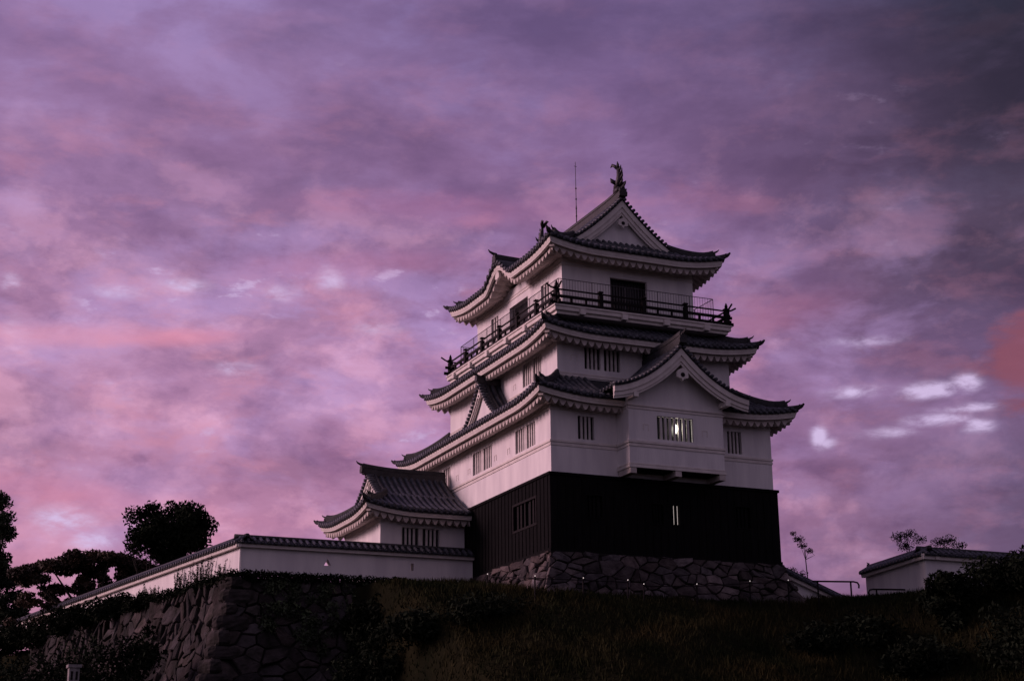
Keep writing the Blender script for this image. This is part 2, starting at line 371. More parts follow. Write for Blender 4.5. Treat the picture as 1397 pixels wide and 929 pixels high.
            hp.sweep(p2+[p2[-1]+dh*.10+Vector((0, 0, .05))], [(-.11, -.08), (-.11, .10), (0, .17), (.11, .10), (.11, -.08)])
            q = p2[-1]+dh*.08+Vector((0, 0, .04)); hp.tube([q, q+dh*.12+Vector((0, 0, .06)), q+dh*.24+Vector((0, 0, .17))], [.12, .09, .045], 6)
            # corner rafter under the hip
            wa = RUNIDX[NEXT[k][0]](outer, wall)
            a0 = P(wa, ov, zs(L/2, ov)-.02 if not bump else zE-.17-fh+.2); a1 = P(.30, .30, zf(0)-.17-fh-.14)
            pp = [a0.lerp(a1, i/5)-Vector((0, 0, .10*math.sin(math.pi*i/5))) for i in range(6)]
            so.sweep(pp, [(-.13, -.12), (-.13, .16), (.13, .16), (.13, -.12)])
    r = tl.build('roof', 'tile', parent)
    rl.build('tile_rolls', 'tileroll_lit', r, True); fa.build('eave_board', 'trim', r, True); so.build('rafters', 'soffit', r)
    for hp in hps: hp.build('hip_ridge', 'ridge', r)
    return r
def oni(mb, p, d, s):
    """ridge-end tile: a horned shield facing d with a curled tip above it"""
    s = s*.82; l = Vector((d.y, -d.x, 0)); z = Vector((0, 0, 1))
    o = [(-.6, -.35), (-.65, .25), (-.5, .35), (-.55, .75), (-.3, .72), (-.22, 1.0), (0, 1.12), (.22, 1.0), (.3, .72), (.55, .75), (.5, .35), (.65, .25), (.6, -.35)]
    mb.prism([p+l*(a*s)+z*(b*s) for a, b in o], d*(.35*s))
    q = p+d*(.17*s)+z*(.95*s)
    mb.tube([q-d*.3*s, q+d*.25*s+z*.10*s, q+d*.75*s+z*.32*s, q+d*1.0*s+z*.62*s], [.24*s, .2*s, .14*s, .05*s], 6)
def gmap(axis, c):
    if axis == 'y': return lambda w, t, z: Vector((c+w, t, z))
    return lambda w, t, z: Vector((t, c+w, z))
def gable(parent, axis, c, zA, a, kq, hw, f, b, bh=.42, wallrec=.5, zwall=None, ridge_h=.5, ridge_w=.34, ridge_ext=0., back=False, vent=.0, name='gable', verge=True, onis=.5, zfun=None, panel=True, ridge_back=None, wfront=None):
    """gabled roof along axis, front verge at f (f<b faces the minus direction)"""
    P = gmap(axis, c); sg = 1 if b > f else -1
    zw = zfun or (lambda w: zA-(a*abs(w)-kq*w*w))
    n = 14; ws = [-hw+2*hw*i/(2*n) for i in range(2*n+1)]
    tl = MB(); tl.grid([[P(w, t, zw(w)) for w in ws] for t in (f, f+(b-f)*.5, b)]); tl.grid([[P(w, t, zw(w)-.11) for w in ws] for t in (f, b)])
    for w in (ws[0], ws[-1]): tl.grid([[P(w, f, zw(w)), P(w, b, zw(w))], [P(w, f, zw(w)-.11), P(w, b, zw(w)-.11)]])
    tl.grid([[P(w, f, zw(w)) for w in ws], [P(w, f, zw(w)-.11) for w in ws]])
    r = tl.build('roof', 'tile', parent)
    rl = MB(); t = f+sg*.42
    while (b-t)*sg > 0:
        for s in (-1, 1): rl.sweep([P(s*(.1+(hw+.04-.1)*i/9), t, zw(.1+(hw+.04-.1)*i/9)) for i in range(10)], HALF, closed=False, caps=False)
        for s in (-1, 1): rl.tube([P(s*(hw-.04), t, zw(hw)-.01), P(s*(hw+.06), t, zw(hw)-.03)], .09, 8)
        t += sg*PITCH_T
    fronts = [(f, sg)]+([(b, -sg)] if back else [])
    if verge:
        # verge: two parallel ridges of tiles, outer one ending in round caps
        for ff, s2 in fronts:
            arc = 0; w = .14; 
            while w < hw+.02:
                for s in (-1, 1):
                    rl.tube([P(s*w, ff-s2*.10, zw(w)+.03), P(s*w, ff+s2*.30, zw(w)+.07)], .095, 8)
                dz = (zw(w+.01)-zw(w))/.01; w += .27/math.sqrt(1+dz*dz)
    rl.build('tile_rolls', 'tileroll_lit', r, True)
    if verge:
        for ff, s2 in fronts:
            for s in (-1, 1):
                vg = MB(); pts = [P(s*(hw+.03)*i/12, ff+s2*.42, zw((hw+.03)*i/12)) for i in range(13)]
                vg.sweep(pts, [(-.10, 0), (-.10, .13), (0, .2), (.10, .13), (.10, 0)])
                vg.build('verge_ridge', 'ridge', r)
    # ridge
    rg = MB(); rb = b if ridge_back is None else ridge_back; nn = 12
    L = abs(rb-f); f0 = f-sg*ridge_ext
    pts = []
    for i in range(nn+1):
        tt = i/nn; z = zA+.0; e = max(0, 1-tt*L/2.2)**2*.16+(max(0, 1-(1-tt)*L/2.2)**2*.16 if back else 0)
        pts.append(P(0, f0+(rb-f0+(sg*ridge_ext if back else 0))*tt, z+e))
    w2 = ridge_w/2; h = ridge_h
    rg.sweep(pts, [(-w2, -.15), (-w2, h*.25), (-w2*.8, h*.27), (-w2*.8, h*.5), (-w2*.95, h*.52), (-w2*.95, h*.6), (-w2*.7, h*.64), (-w2*.7, h*.82), (-w2*.35, h), (w2*.35, h), (w2*.7, h*.82), (w2*.7, h*.64), (w2*.95, h*.6), (w2*.95, h*.52), (w2*.8, h*.5), (w2*.8, h*.27), (w2, h*.25), (w2, -.15)])
    rg.build('ridge', 'ridge', r)
    dv = {'y': Vector((0, 1, 0)), 'x': Vector((1, 0, 0))}[axis]
    if onis:
        om = MB(); oni(om, Vector(pts[0])+Vector((0, 0, .05)), -sg*dv, onis)
        if back: oni(om, Vector(pts[-1])+Vector((0, 0, .05)), sg*dv, onis)
        om.build('ridge_end_tile', 'ridge', r)
    # barge boards
    for ff, s2 in fronts:
        bb = MB()
        for (o0, o1, t0, t1) in ((.11, .11+bh*.50, .03, .22), (.11+bh*.50, .11+bh*.88, .10, .22), (.11+bh*.88, .11+bh*1.10, .16, .22)):
            for s in (-1, 1):
                W = [hw*i/16 for i in range(17)]
                sec = lambda w, o: zw(w)-o*math.sqrt(1+((zw(w+.01)-zw(w))/.01)**2)**.85
                A1 = [P(s*w, ff+s2*t0, sec(w, o0)) for w in W]; B1 = [P(s*w, ff+s2*t0, sec(w, o1)) for w in W]
                A2 = [P(s*w, ff+s2*t1, sec(w, o0)) for w in W]; B2 = [P(s*w, ff+s2*t1, sec(w, o1)) for w in W]
                bb.grid([A1, B1]); bb.grid([B1, B2]); bb.grid([B2, A2]); bb.add([A1[-1], B1[-1], B2[-1], A2[-1]], [(0, 1, 2, 3)])
        bb.build('barge_board', 'trim', r)
        cz = zw(0)-.11-bh*2.05-(vent or .34)*.9; g = pendant(P, ff-s2*.02, s2, cz, vent or .34); g.build('gable_pendant', 'trim', r)
        hl = MB(); q = vent or .34
        hl.prism([P(q*.36*math.cos(2*math.pi*i/8), ff-s2*.035, cz-q*.1+q*.36*math.sin(2*math.pi*i/8)) for i in range(8)], dv*(s2*.05)); hl.build('pendant_boss', 'wood', r)
        if panel:
            gw = MB(); zb = zwall; W = [w for w in ws if zw(w)-.2 > zb and (wfront is None or abs(w) < wfront)]; 
            W = W; poly = [P(w, ff+s2*wallrec, zw(w)-.10) for w in W]
            gw.prism([P(W[0], ff+s2*wallrec, zb)]+poly+[P(W[-1], ff+s2*wallrec, zb)], dv*(s2*.12)); gw.build('gable_wall', 'plaster', r)
    return r
def pendant(P, t, s2, z, q):
    m_ = MB(); o = [(-.75, .55), (-.9, .15), (-.95, -.45), (-.55, -.62), (-.28, -.60), (0, -1.0), (.28, -.60), (.55, -.62), (.95, -.45), (.9, .15), (.75, .55), (0, .95)]
    pts = [P(a*q, t, z+b*q) for a, b in o]; v = P(0, s2*.14, 0)-P(0, 0, 0); m_.prism(pts, v); return m_
# walls with real openings ------------------------------------------------
def wall_face(mb, A, u, n, L, z0, z1, holes, depth=.22):
    """holes: (s0,s1,z0,z1); n outward"""
    A, u, n = Vector(A), Vector(u), Vector(n)
    P = lambda s, d, z: Vector((A.x, A.y, 0))+u*s-n*d+Vector((0, 0, z))
    S = sorted({0, L}|{h[0] for h in holes}|{h[1] for h in holes}); Zs = sorted({z0, z1}|{h[2] for h in holes}|{h[3] for h in holes})
    for i in range(len(S)-1):
        for j in range(len(Zs)-1):
            sc, zc = (S[i]+S[i+1])/2, (Zs[j]+Zs[j+1])/2
            if any(h[0] < sc < h[1] and h[2] < zc < h[3] for h in holes): continue
            mb.add([P(S[i], 0, Zs[j]), P(S[i+1], 0, Zs[j]), P(S[i+1], 0, Zs[j+1]), P(S[i], 0, Zs[j+1])], [(0, 1, 2, 3)])
    for (a, b, c, d) in holes:
        q = [(a, c), (b, c), (b, d), (a, d)]
        for i in range(4):
            s0, y0 = q[i]; s1, y1 = q[(i+1) % 4]
            mb.add([P(s0, 0, y0), P(s0, depth, y0), P(s1, depth, y1), P(s1, 0, y1)], [(0, 1, 2, 3)])
def window(parent, A, u, n, h, bars=3, frame=.0, depth=.22, back='dark', mull=False, barmat='bar', bw=None, framemat='trim'):
    A, u, n = Vector(A), Vector(u), Vector(n); a, b, c, d = h
    P = lambda s, dd, z: Vector((A.x, A.y, 0))+u*s-n*dd+Vector((0, 0, z))
    w = MB(); w.add([P(a-.02, depth-.004, c-.02), P(b+.02, depth-.004, c-.02), P(b+.02, depth-.004, d+.02), P(a-.02, depth-.004, d+.02)], [(0, 1, 2, 3)])
    o = w.build('window', back, parent)
    br_ = MB()
    def vb(s, hw, d0=.05, d1=.14):
        pts = [P(s-hw, d0, c+.002), P(s+hw, d0, c+.002), P(s+hw, d1, c+.002), P(s-hw, d1, c+.002)]; br_.prism(pts, (0, 0, d-c-.004))
    if mull:
        mid = (a+b)/2; vb(mid, .13 if mull is True else mull, .015, .16)
        for (x, y) in ((a, mid-.13), (mid+.13, b)):
            for i in range(bars): vb(x+(y-x)*(i+1)/(bars+1), bw or (y-x)/(bars+1)*.24)
    else:
        for i in range(bars): vb(a+(b-a)*(i+1)/(bars+1), bw or (b-a)/(bars+1)*.25)
    if br_.v: br_.build('window_bars', barmat, o)
    if frame:
        fr = MB(); e = frame
        for (s0, s1, z0, z1) in ((a-e, a, c-e, d+e), (b, b+e, c-e, d+e), (a, b, d, d+e), (a, b, c-e, c)):
            fr.prism([P(s0, -.03, z0), P(s1, -.03, z0), P(s1, .0, z0), P(s0, .0, z0)], (0, 0, z1-z0))
        fr.build('window_frame', framemat, o)
    return o
def port(mb, A, u, n, s, z, w=.26, h=.30):
    """blocked gun port: a shallow moulded hood, open below"""
    A, u, n = Vector(A), Vector(u), Vector(n)
    P = lambda s_, dd, zz: Vector((A.x, A.y, 0))+u*s_-n*dd+Vector((0, 0, zz))
    for (s0, s1, z0, z1) in ((s-w/2-.03, s-w/2, z-h/2, z+h/2+.03), (s+w/2, s+w/2+.03, z-h/2, z+h/2+.03), (s-w/2, s+w/2, z+h/2, z+h/2+.03)):
        mb.prism([P(s0, -.018, z0), P(s1, -.018, z0), P(s1, .0, z0), P(s0, .0, z0)], (0, 0, z1-z0))
FR = {'S': lambda b: ((b[0], b[1], 0), (1, 0, 0), (0, -1, 0), b[2]-b[0]), 'E': lambda b: ((b[2], b[1], 0), (0, 1, 0), (1, 0, 0), b[3]-b[1]),
      'N': lambda b: ((b[2], b[3], 0), (-1, 0, 0), (0, 1, 0), b[2]-b[0]), 'W': lambda b: ((b[0], b[3], 0), (0, -1, 0), (-1, 0, 0), b[3]-b[1])}
def tier(parent, b, z0, z1, wins, material='plaster', name='plaster_wall', top=False):
    """wins: side -> list of dict(h=(s0,s1,z0,z1), ...)"""
    mb = MB()
    for k in 'SENW':
        A, u, n, L = FR[k](b); wall_face(mb, A, u, n, L, z0, z1, [w['h'] for w in wins.get(k, [])])
    if top: mb.add([(b[0], b[1], z1), (b[2], b[1], z1), (b[2], b[3], z1), (b[0], b[3], z1)], [(0, 1, 2, 3)])
    mb.add([(b[0], b[1], z0), (b[2], b[1], z0), (b[2], b[3], z0), (b[0], b[3], z0)], [(3, 2, 1, 0)])
    o = mb.build(name, material, parent)
    for k in 'SENW':
        A, u, n, L = FR[k](b)
        for w in wins.get(k, []):
            q = dict(w); h = q.pop('h'); window(parent, A, u, n, h, **q)
    return o
# ================================================================== THE GROUND
W0, D0 = 13.5, 19.2
def sm(a, b, x): t = np.clip((x-a)/(b-a), 0, 1); return t*t*(3-2*t)
def height(x, y):
    x = np.asarray(x, float); y = np.asarray(y, float)
    yb = -1.6 + np.clip(-(x+1.5)*1.05, 0, 10.2) - np.clip((x-14)*1.25, 0, 9); yb = yb+(10.1-yb)*sm(-6.0, -7.6, x)
    zp = -2.15+np.clip((y+1)*.16, 0, 1.34)+np.clip((x-14)*.08, 0, .25)
    s = yb-y
    rr = sm(-6.2, -8.0, x)                                     # sheer drop at the rampart
    zedge = -2.15+np.clip((yb+1)*.16, 0, 1.34)+np.clip((x-14)*.08, 0, .25)
    drop = .55*(np.sqrt(s*s+.6)+s)/2
    z = np.where(s > 0, zedge, zp)-drop-rr*(5.4*sm(-.1, .9, s)-np.minimum(drop, 1.0))*(y < 12)*(s > -.1)
    dw = -(x+13.3+.155*(y-10))                                  # west of the long wall
    z = z-6.2*sm(-.1, .9, dw)*(1-rr*sm(-.1, .9, s)*.9)-.28*np.clip(dw-2, 0, 60)
    far = np.hypot(x-2, y-15)
    z = z-np.clip(far-62, 0, 200)*.4*(y > 15)
    nz = .14*np.sin(x*.9+y*.37)+.12*np.sin(y*1.3-x*.6)+.07*np.sin(2.7*x+1.9*y)
    z = z+nz*sm(.3, 4, np.maximum(s, dw))
    return np.maximum(z, -14.4)
def axis_grid(c0, c1, st):
    a = list(np.arange(c0, c1+.01, st)); lo = [c0-d for d in (3000, 1500, 700, 350, 180, 90, 45, 20, 8, 3)]; hi = [c1+d for d in (3, 8, 20, 45, 90, 180, 350, 700, 1500, 3000)]
    return np.array(lo+a+hi)
gx = axis_grid(-42, 44, .6); gy = axis_grid(-40, 66, .6)
GX, GY = np.meshgrid(gx, gy); GZ = height(GX, GY); nx = len(gx)
gm = MB(); gm.v = [tuple(q) for q in np.stack([GX.ravel(), GY.ravel(), GZ.ravel()], 1).tolist()]
gm.f = [(j*nx+i, j*nx+i+1, (j+1)*nx+i+1, (j+1)*nx+i) for j in range(len(gy)-1) for i in range(nx-1)]; gm.t = [1.]*len(gm.f)
gnd = gm.build('ground', 'soil', None, True); tag(gnd, None, None, kind='structure')

# ================================================================== stone masonry
def voronoi(L, Hh, su, sv, seed, jit=.42):
    rg = np.random.default_rng(seed); pts = []
    nu, nv = int(L/su)+3, int(Hh/sv)+3
    for j in range(-1, nv):
        for i in range(-1, nu):
            pts.append(((i+.5+(j % 2)*.5)*su+rg.uniform(-jit, jit)*su, (j+.5)*sv+rg.uniform(-jit, jit)*sv))
    pts = [p for p in pts if rg.random() > .22]+[(rg.uniform(0, L), rg.uniform(0, Hh)) for _ in range(int(nu*nv*.22))]
    pts = np.array(pts); cells = []
    for p in pts:
        if not (-su < p[0] < L+su and -sv < p[1] < Hh+sv): continue
        poly = [(0, 0), (L, 0), (L, Hh), (0, Hh)]
        d = ((pts-p)/np.array([su, sv])); nb = pts[np.argsort((d**2).sum(1))[1:20]]
        for q in nb:
            mx_, my_ = (p[0]+q[0])/2, (p[1]+q[1])/2; dx, dy = (q[0]-p[0])/su**2, (q[1]-p[1])/sv**2
            out = []
            for k in range(len(poly)):
                a, b = poly[k], poly[(k+1) % len(poly)]
                fa_, fb_ = (a[0]-mx_)*dx+(a[1]-my_)*dy, (b[0]-mx_)*dx+(b[1]-my_)*dy
                if fa_ <= 0: out.append(a)
                if fa_*fb_ < 0:
                    t = fa_/(fa_-fb_); out.append((a[0]+(b[0]-a[0])*t, a[1]+(b[1]-a[1])*t))
            poly = out
            if len(poly) < 3: break
        if len(poly) >= 3: cells.append(poly)
    return cells
def masonry(mb, A, B, top, depth, batter, curve, nrm, su, sv, seed, ends=(0, 0), tones=None, gap=.04, bulge=.09):
    """stone face hanging from the line A-B (tops), going down `depth`, stepping outward along nrm"""
    A, B, nrm = Vector(A), Vector(B), Vector(nrm).normalized(); u = (B-A); L = u.length; u.normalize(); rg = random.Random(seed)
    def F(s, v, o=0.):     # v measured downward
        out = batter*v+curve*v*v
        lx = s-ends[0]*out*(1-s/L)+ends[1]*out*(s/L)
        return Vector((A.x, A.y, top))+u*lx+nrm*(out+o)+Vector((0, 0, -v+o*.25))
    for c in voronoi(L, depth, su, sv, seed):
        cx_ = sum(p[0] for p in c)/len(c); cy_ = sum(p[1] for p in c)/len(c)
        # subdivide the outline and jitter so that no edge is ruler-straight
        pts = []
        for k in range(len(c)):
            a, b = c[k], c[(k+1) % len(c)]; l = math.hypot(b[0]-a[0], b[1]-a[1]); n = max(1, int(l/.22))
            for i in range(n):
                t = i/n; pts.append((a[0]+(b[0]-a[0])*t, a[1]+(b[1]-a[1])*t))
        rad = sum(math.hypot(p[0]-cx_, p[1]-cy_) for p in pts)/len(pts)
        if rad < .08: continue
        k0 = 1-gap/rad; o0 = rg.uniform(-.07, .05); tx, ty = rg.uniform(-.30, .30), rg.uniform(-.30, .30); bz = bulge*rg.uniform(.6, 1.3)*min(1, rad/.35)
        j = [rg.uniform(-.025, .025) for _ in pts]
        def ringp(k, o):
            r = []
            for (p, jj) in zip(pts, j):
                x, y = (p[0]-cx_)*(k+jj*(2-k)), (p[1]-cy_)*(k+jj*(2-k))
                r.append(F(cx_+x, cy_+y, o+o0+x*tx+y*ty+rg.uniform(-.022, .022)))
            return r
        R0, R1, R2, R3 = ringp(k0, -.22), ringp(k0*.985, bz*.3), ringp(k0*.90, bz*.85), ringp(k0*.5, bz)
        n = len(pts); vs = R0+R1+R2+R3+[F(cx_, cy_, o0+bz*1.06)]
        fs = [(a*n+i, a*n+(i+1) % n, (a+1)*n+(i+1) % n, (a+1)*n+i) for a in range(3) for i in range(n)]+[(3*n+i, 3*n+(i+1) % n, 4*n) for i in range(n)]
        g = rg.uniform(.45, 1.15) if rg.random() > .12 else rg.uniform(1.3, 1.7); hue = rg.random()
        tn = (g*(1.0+.12*hue), g, g*(1.06-.10*hue)); mb.add(vs, fs, tn)
    return F
def back_slab(mb, F, L, depth, o=-.12):
    mb.grid([[F(L*i/12, depth*j/6, o) for i in range(13)] for j in range(7)])
# ---- base of the keep
sb = thing('masonry_foundation', 'battered foundation of large pale rough stones directly under the black walls of the keep', 'foundation', (W0/2, D0/2, -2.6))
c_ = [(-.12, -.12), (W0+.12, -.12), (W0+.12, D0+.12), (-.12, D0+.12)]
st = MB(); bk = MB(); dep = 2.9
for i, nrm in enumerate([(0, -1, 0), (1, 0, 0), (0, 1, 0), (-1, 0, 0)]):
    a, b = c_[i], c_[(i+1) % 4]; L = math.dist(a, b)
    F = masonry(st, (a[0], a[1], 0), (b[0], b[1], 0), -.02, dep, .20, .07, nrm, .80, .46, 11+i, ends=(1, 1), gap=.028)
    back_slab(bk, F, L, dep)
st.build('stones', 'stone', sb); bk.build('infill', 'gap', sb)
kp = MB(); kp.box(-.1, W0+.1, -.1, D0+.1, -.10, -.004); kp.build('capping_bed', 'gap', sb)

# ================================================================== THE KEEP
keep = thing('castle_keep', 'large white castle keep with black boarded base, stacked grey tiled roofs and a balcony', 'castle keep', (W0/2, D0/2, 0))
H1 = 3.98
# black boarded ground storey
bx = (0., 0., W0, D0)
lwins = dict(S=[dict(h=(2.03, 2.92, 1.85, 2.95), bars=3, barmat='board', frame=.07, framemat='board'), dict(h=(5.75, 6.45, 1.75, 2.75), bars=3, barmat='board', frame=.07, framemat='board'),
                dict(h=(7.03, 7.41, 1.75, 2.78), bars=1, barmat='board', back='glow', bw=.07, frame=.07, framemat='board'), dict(h=(10.8, 11.7, 1.85, 2.95), bars=3, barmat='board', frame=.07, framemat='board')],
             W=[dict(h=(D0-4.55, D0-1.75, 1.70, 2.98), bars=2, mull=.07, barmat='wood', frame=.12, framemat='wood', depth=.16)])
lo = tier(keep, bx, -.0, H1, lwins, 'board', 'boarded_wall')
bt = MB()
for k in 'SENW':
    A, u, n, L = FR[k](bx); A, u, n = Vector(A), Vector(u), Vector(n); q = .45
    s = q
    while s < L-.1:
        zz_ = [(0.02, H1-.10)]
        for w in lwins.get(k, []):
            h = w['h']
            if h[0]-.16 < s < h[1]+.16: zz_ = [(0.02, h[2]-.14), (h[3]+.14, H1-.10)]
        for (z0, z1) in zz_:
            p = A+u*s; bt.prism([p-u*.03+n*.001, p+u*.03+n*.001, p+u*.03+n*.035, p-u*.03+n*.035], (0, 0, z1-z0)); 
            for i in range(8): bt.v[-8+i] = (bt.v[-8+i][0], bt.v[-8+i][1], bt.v[-8+i][2]+z0)
        s += q
bt.ring(*bx, H1-.10, H1+.04, .07); bt.ring(*bx, .0, .16, .05)
bt.build('batten_strips', 'board', lo)
# second storey -------------------------------------------------------
e = .15; b3 = (e, e, W0-e, D0-e)
bayx0, bayx1, bayy = 3.95, 9.55, -1.2
def H(a, b, c, d): return (a-e, b-e, c, d)
t3 = tier(keep, b3, H1+.0, 7.75, dict(
    S=[dict(h=H(1.71, 2.64, 5.88, 7.10), bars=3), dict(h=H(10.62, 11.50, 5.86, 7.08), bars=3)],
    W=[dict(h=(D0-e-4.57, D0-e-2.03, 5.85, 7.10), bars=3, mull=.19), dict(h=(D0-e-10.54, D0-e-7.80, 5.85, 7.10), bars=3, mull=.19), dict(h=(D0-e-16.6, D0-e-14.0, 5.85, 7.10), bars=3, mull=.19)],
    E=[dict(h=(4.5, 7, 5.85, 7.10), bars=3, mull=.19), dict(h=(12.2, 14.7, 5.85, 7.10), bars=3, mull=.19)], N=[dict(h=(4, 6, 5.85, 7.1), bars=3)]))
tr = MB(); tr.ring(*b3, 5.62, 5.73, .06); tr.ring(*b3, 5.44, 5.57, .035); tr.ring(*b3, 7.30, 7.36, .03); tr.ring(*b3, 7.46, 7.50, .03); tr.build('string_course', 'trim', t3)
for s in (5.47, 7.27, 11.1, 12.9): pm = MB(); port(pm, *FR['W'](b3)[:3], D0-e-s, 6.2); pm.build('gun_port', 'trim', t3)
# projecting bay over the entrance side
bay = MB(); bb = (bayx0, bayy, bayx1, e+.0)
bayhole = (5.60-bayx0, 7.74-bayx0, 5.90, 7.14); zb0 = 4.32
A, u, n, L = FR['S'](bb); wall_face(bay, A, u, n, L, zb0, 7.9, [bayhole])
for k in 'EW':
    A, u, n, L = FR[k](bb); wall_face(bay, A, u, n, L, zb0, 8.3, [])
by = bay.build('bay_wall', 'plaster', keep)
A, u, n, L = FR['S'](bb)
window(by, A, u, n, bayhole, bars=7, bw=.062, depth=.34)
ex = MB()
for (z0, z1, o) in ((5.60, 5.73, .07), (5.43, 5.56, .04), (7.40, 7.50, .04), (7.55, 7.62, .07), (4.32, 4.46, .06), (4.50, 4.56, .03)):
    ex.box(bayx0-o, bayx1+o, bayy-o, bayy+.02, z0, z1); ex.box(bayx0-o, bayx0+.02, bayy+.022, e-.002, z0, z1); ex.box(bayx1-.02, bayx1+o, bayy+.022, e-.002, z0, z1)
ex.build('string_course', 'trim', by)
for s_, z_ in ((4.93, 6.45), (8.42, 6.40)): pb = MB(); port(pb, A, u, n, s_-bayx0, z_); pb.build('gun_port', 'trim', by)
for x in (bayx0+.18, (bayx0+bayx1)/2, bayx1-.18): bf = MB(); bf.box(x-.18, x+.18, bayy-.03, e-.05, 4.02, 4.318); bf.build('bay_beam', 'soffit', by)
bf = MB(); bf.box(bayx0+.02, bayx1-.02, bayy+.25, e-.03, 4.322, 4.34); bf.build('bay_floor', 'wood', by)
lp = MB(); lc = Vector((6.80, bayy+.22, 6.58)); lp.tube([lc-Vector((0, 0, .30)), lc-Vector((0, 0, .14)), lc, lc+Vector((0, 0, .16)), lc+Vector((0, 0, .26))], [.02, .05, .10, .07, .02], 8); lp.build('window_lamp', 'lamp2', by)
# first roof (over the second storey)
o3 = (-1.05, -.95, W0+1.05, D0+.95); i3 = (1.40, 1.88, W0-1.40, D0-1.88); gc = 6.75
rf3 = skirt(keep, o3, i3, 8.02, 9.62, b3, U=.42, gaps={'S': [(gc-3.55+1.05, gc+3.55+1.05)]})
# big gable over the bay
gable(keep, 'y', gc, 10.85, 1.10, .120, 3.98, -2.05, 1.93, bh=.56, wallrec=.88, zwall=7.3, wfront=2.9, ridge_h=.62, ridge_w=.40, ridge_ext=.12, vent=.36, onis=.46)
for s in (-1, 1): bm_ = MB(); bm_.box(gc+s*2.72-.14, gc+s*2.72+.14, -1.98, -1.21, 7.84, 8.10); bm_.build('gable_purlin', 'trim', keep)
# small gables on the long sides
for xs, sg in ((.15, 1),):
    gable(keep, 'x', D0/2, 11.05, 1.42, .19, 3.3, xs, 1.45, bh=.22, wallrec=.30, zwall=8.3, ridge_h=.34, ridge_w=.28, ridge_ext=.1, vent=.20, onis=.34)
gable(keep, 'x', D0/2, 11.05, 1.42, .19, 3.3, W0-.15, W0-1.45, bh=.22, wallrec=.30, zwall=8.3, ridge_h=.34, ridge_w=.28, ridge_ext=.1, vent=.20, onis=.34)
# third storey ---------------------------------------------------------
b4 = (1.45, 1.93, W0-1.45, D0-1.93)
def h4(a, b, c, d): return (a-1.45, b-1.45, c, d)
t4 = tier(keep, b4, 8.6, 11.75, dict(
    S=[dict(h=h4(3.07, 4.03, 10.22, 11.45), bars=3), dict(h=h4(4.24, 5.22, 10.22, 11.45), bars=3), dict(h=h4(9.0, 9.95, 10.22, 11.45), bars=3)],
    W=[dict(h=(D0-1.93-6.4, D0-1.93-3.95, 10.10, 11.50), bars=3, mull=.16)],
    E=[dict(h=(2.5, 4.9, 10.1, 11.5), bars=3, mull=.16)]))
tr = MB(); tr.ring(*b4, 9.70, 9.80, .06); tr.ring(*b4, 9.86, 9.92, .03); tr.ring(*b4, 11.42, 11.47, .025); tr.build('string_course', 'trim', t4)
pm = MB(); port(pm, *FR['S'](b4)[:3], 1.0, 10.75, .32, .26); pm.build('gun_port', 'trim', t4); pm = MB(); port(pm, *FR['W'](b4)[:3], D0-1.93-7.5, 10.4); pm.build('gun_port', 'trim', t4)
o4 = (.15, .72, W0-.15, D0-.72); i4 = (2.35, 2.95, W0-2.35, D0-2.95)
skirt(keep, o4, i4, 11.98, 13.28, b4, U=.40)
# balcony --------------------------------------------------------------
b5 = (2.6, 3.54, W0-2.6, D0-3.54); sl = (1.30, 1.72, W0-1.30, D0-1.72)
bl = MB(); bl.ring(*sl, 13.30, 13.52, 0, 1.9); bl.ring(*sl, 13.52, 13.60, .06, 1.9); bl.ring(*sl, 13.12, 13.30, -.14, 1.9)
balc = bl.build('balcony', 'trim', keep)
for x in (2.9, 5.45, 8.05, 10.6): 
    for (yy, s_) in ((sl[1], -1), (sl[3], 1)): kn = MB(); kn.box(x-.16, x+.16, yy+s_*.14, yy-s_*.4, 13.14, 13.46); kn.build('balcony_beam', 'trim', balc)
for y_ in (3.0, 5.6, 8.2, 11.0, 13.6, 16.2):
    for (xx, s_) in ((sl[0], -1), (sl[2], 1)): kn = MB(); kn.box(xx+s_*.14, xx-s_*.4, y_-.16, y_+.16, 13.14, 13.46); kn.build('balcony_beam', 'trim', balc)
# wooden rail
wr = MB(); ins = .16; q = (sl[0]+ins, sl[1]+ins, sl[2]-ins, sl[3]-ins)
cs = [(q[0], q[1]), (q[2], q[1]), (q[2], q[3]), (q[0], q[3])]
def curl(a, b, z, ext, r, rise):
    a, b = Vector((a[0], a[1], z)), Vector((b[0], b[1], z)); d = (b-a).normalized(); L = (b-a).length
    pts = [a-d*ext+Vector((0, 0, rise)), a-d*ext*.55+Vector((0, 0, rise*.35)), a-d*.1, a+d*.3]
    pts += [b-d*.3, b+d*.1, b+d*ext*.55+Vector((0, 0, rise*.35)), b+d*ext+Vector((0, 0, rise))]
    return pts, r
posts_mb = MB(); posts = []
for i in range(4):
    a, b = cs[i], cs[(i+1) % 4]
    pts, r = curl(a, b, 14.50, .62, .05, .24); wr.tube(pts, r, 8)
    d = (Vector(b)-Vector(a)).normalized(); dd = Vector((d.x, d.y, 0)); 
    for (z, ext, w, h) in ((14.12, .34, .05, .075), (13.74, .42, .055, .085)):
        A_, B_ = Vector((a[0], a[1], z+(.004 if i % 2 else 0)))-dd*ext, Vector((b[0], b[1], z+(.004 if i % 2 else 0)))+dd*ext
        wr.sweep([A_, B_], [(-w, -h), (-w, h), (w, h), (w, -h)])
    L = math.dist(a, b); n = round(L/2.65)
    for j in range(n): posts.append((a[0]+d.x*L*j/n, a[1]+d.y*L*j/n))
    for j in range(n*3):
        if j % 3:
            p = (a[0]+d.x*L*j/n/3, a[1]+d.y*L*j/n/3); wr.box(p[0]-.05, p[0]+.05, p[1]-.05, p[1]+.05, 13.61, 14.08)
rail = wr.build('wooden_railing', 'wood', balc)
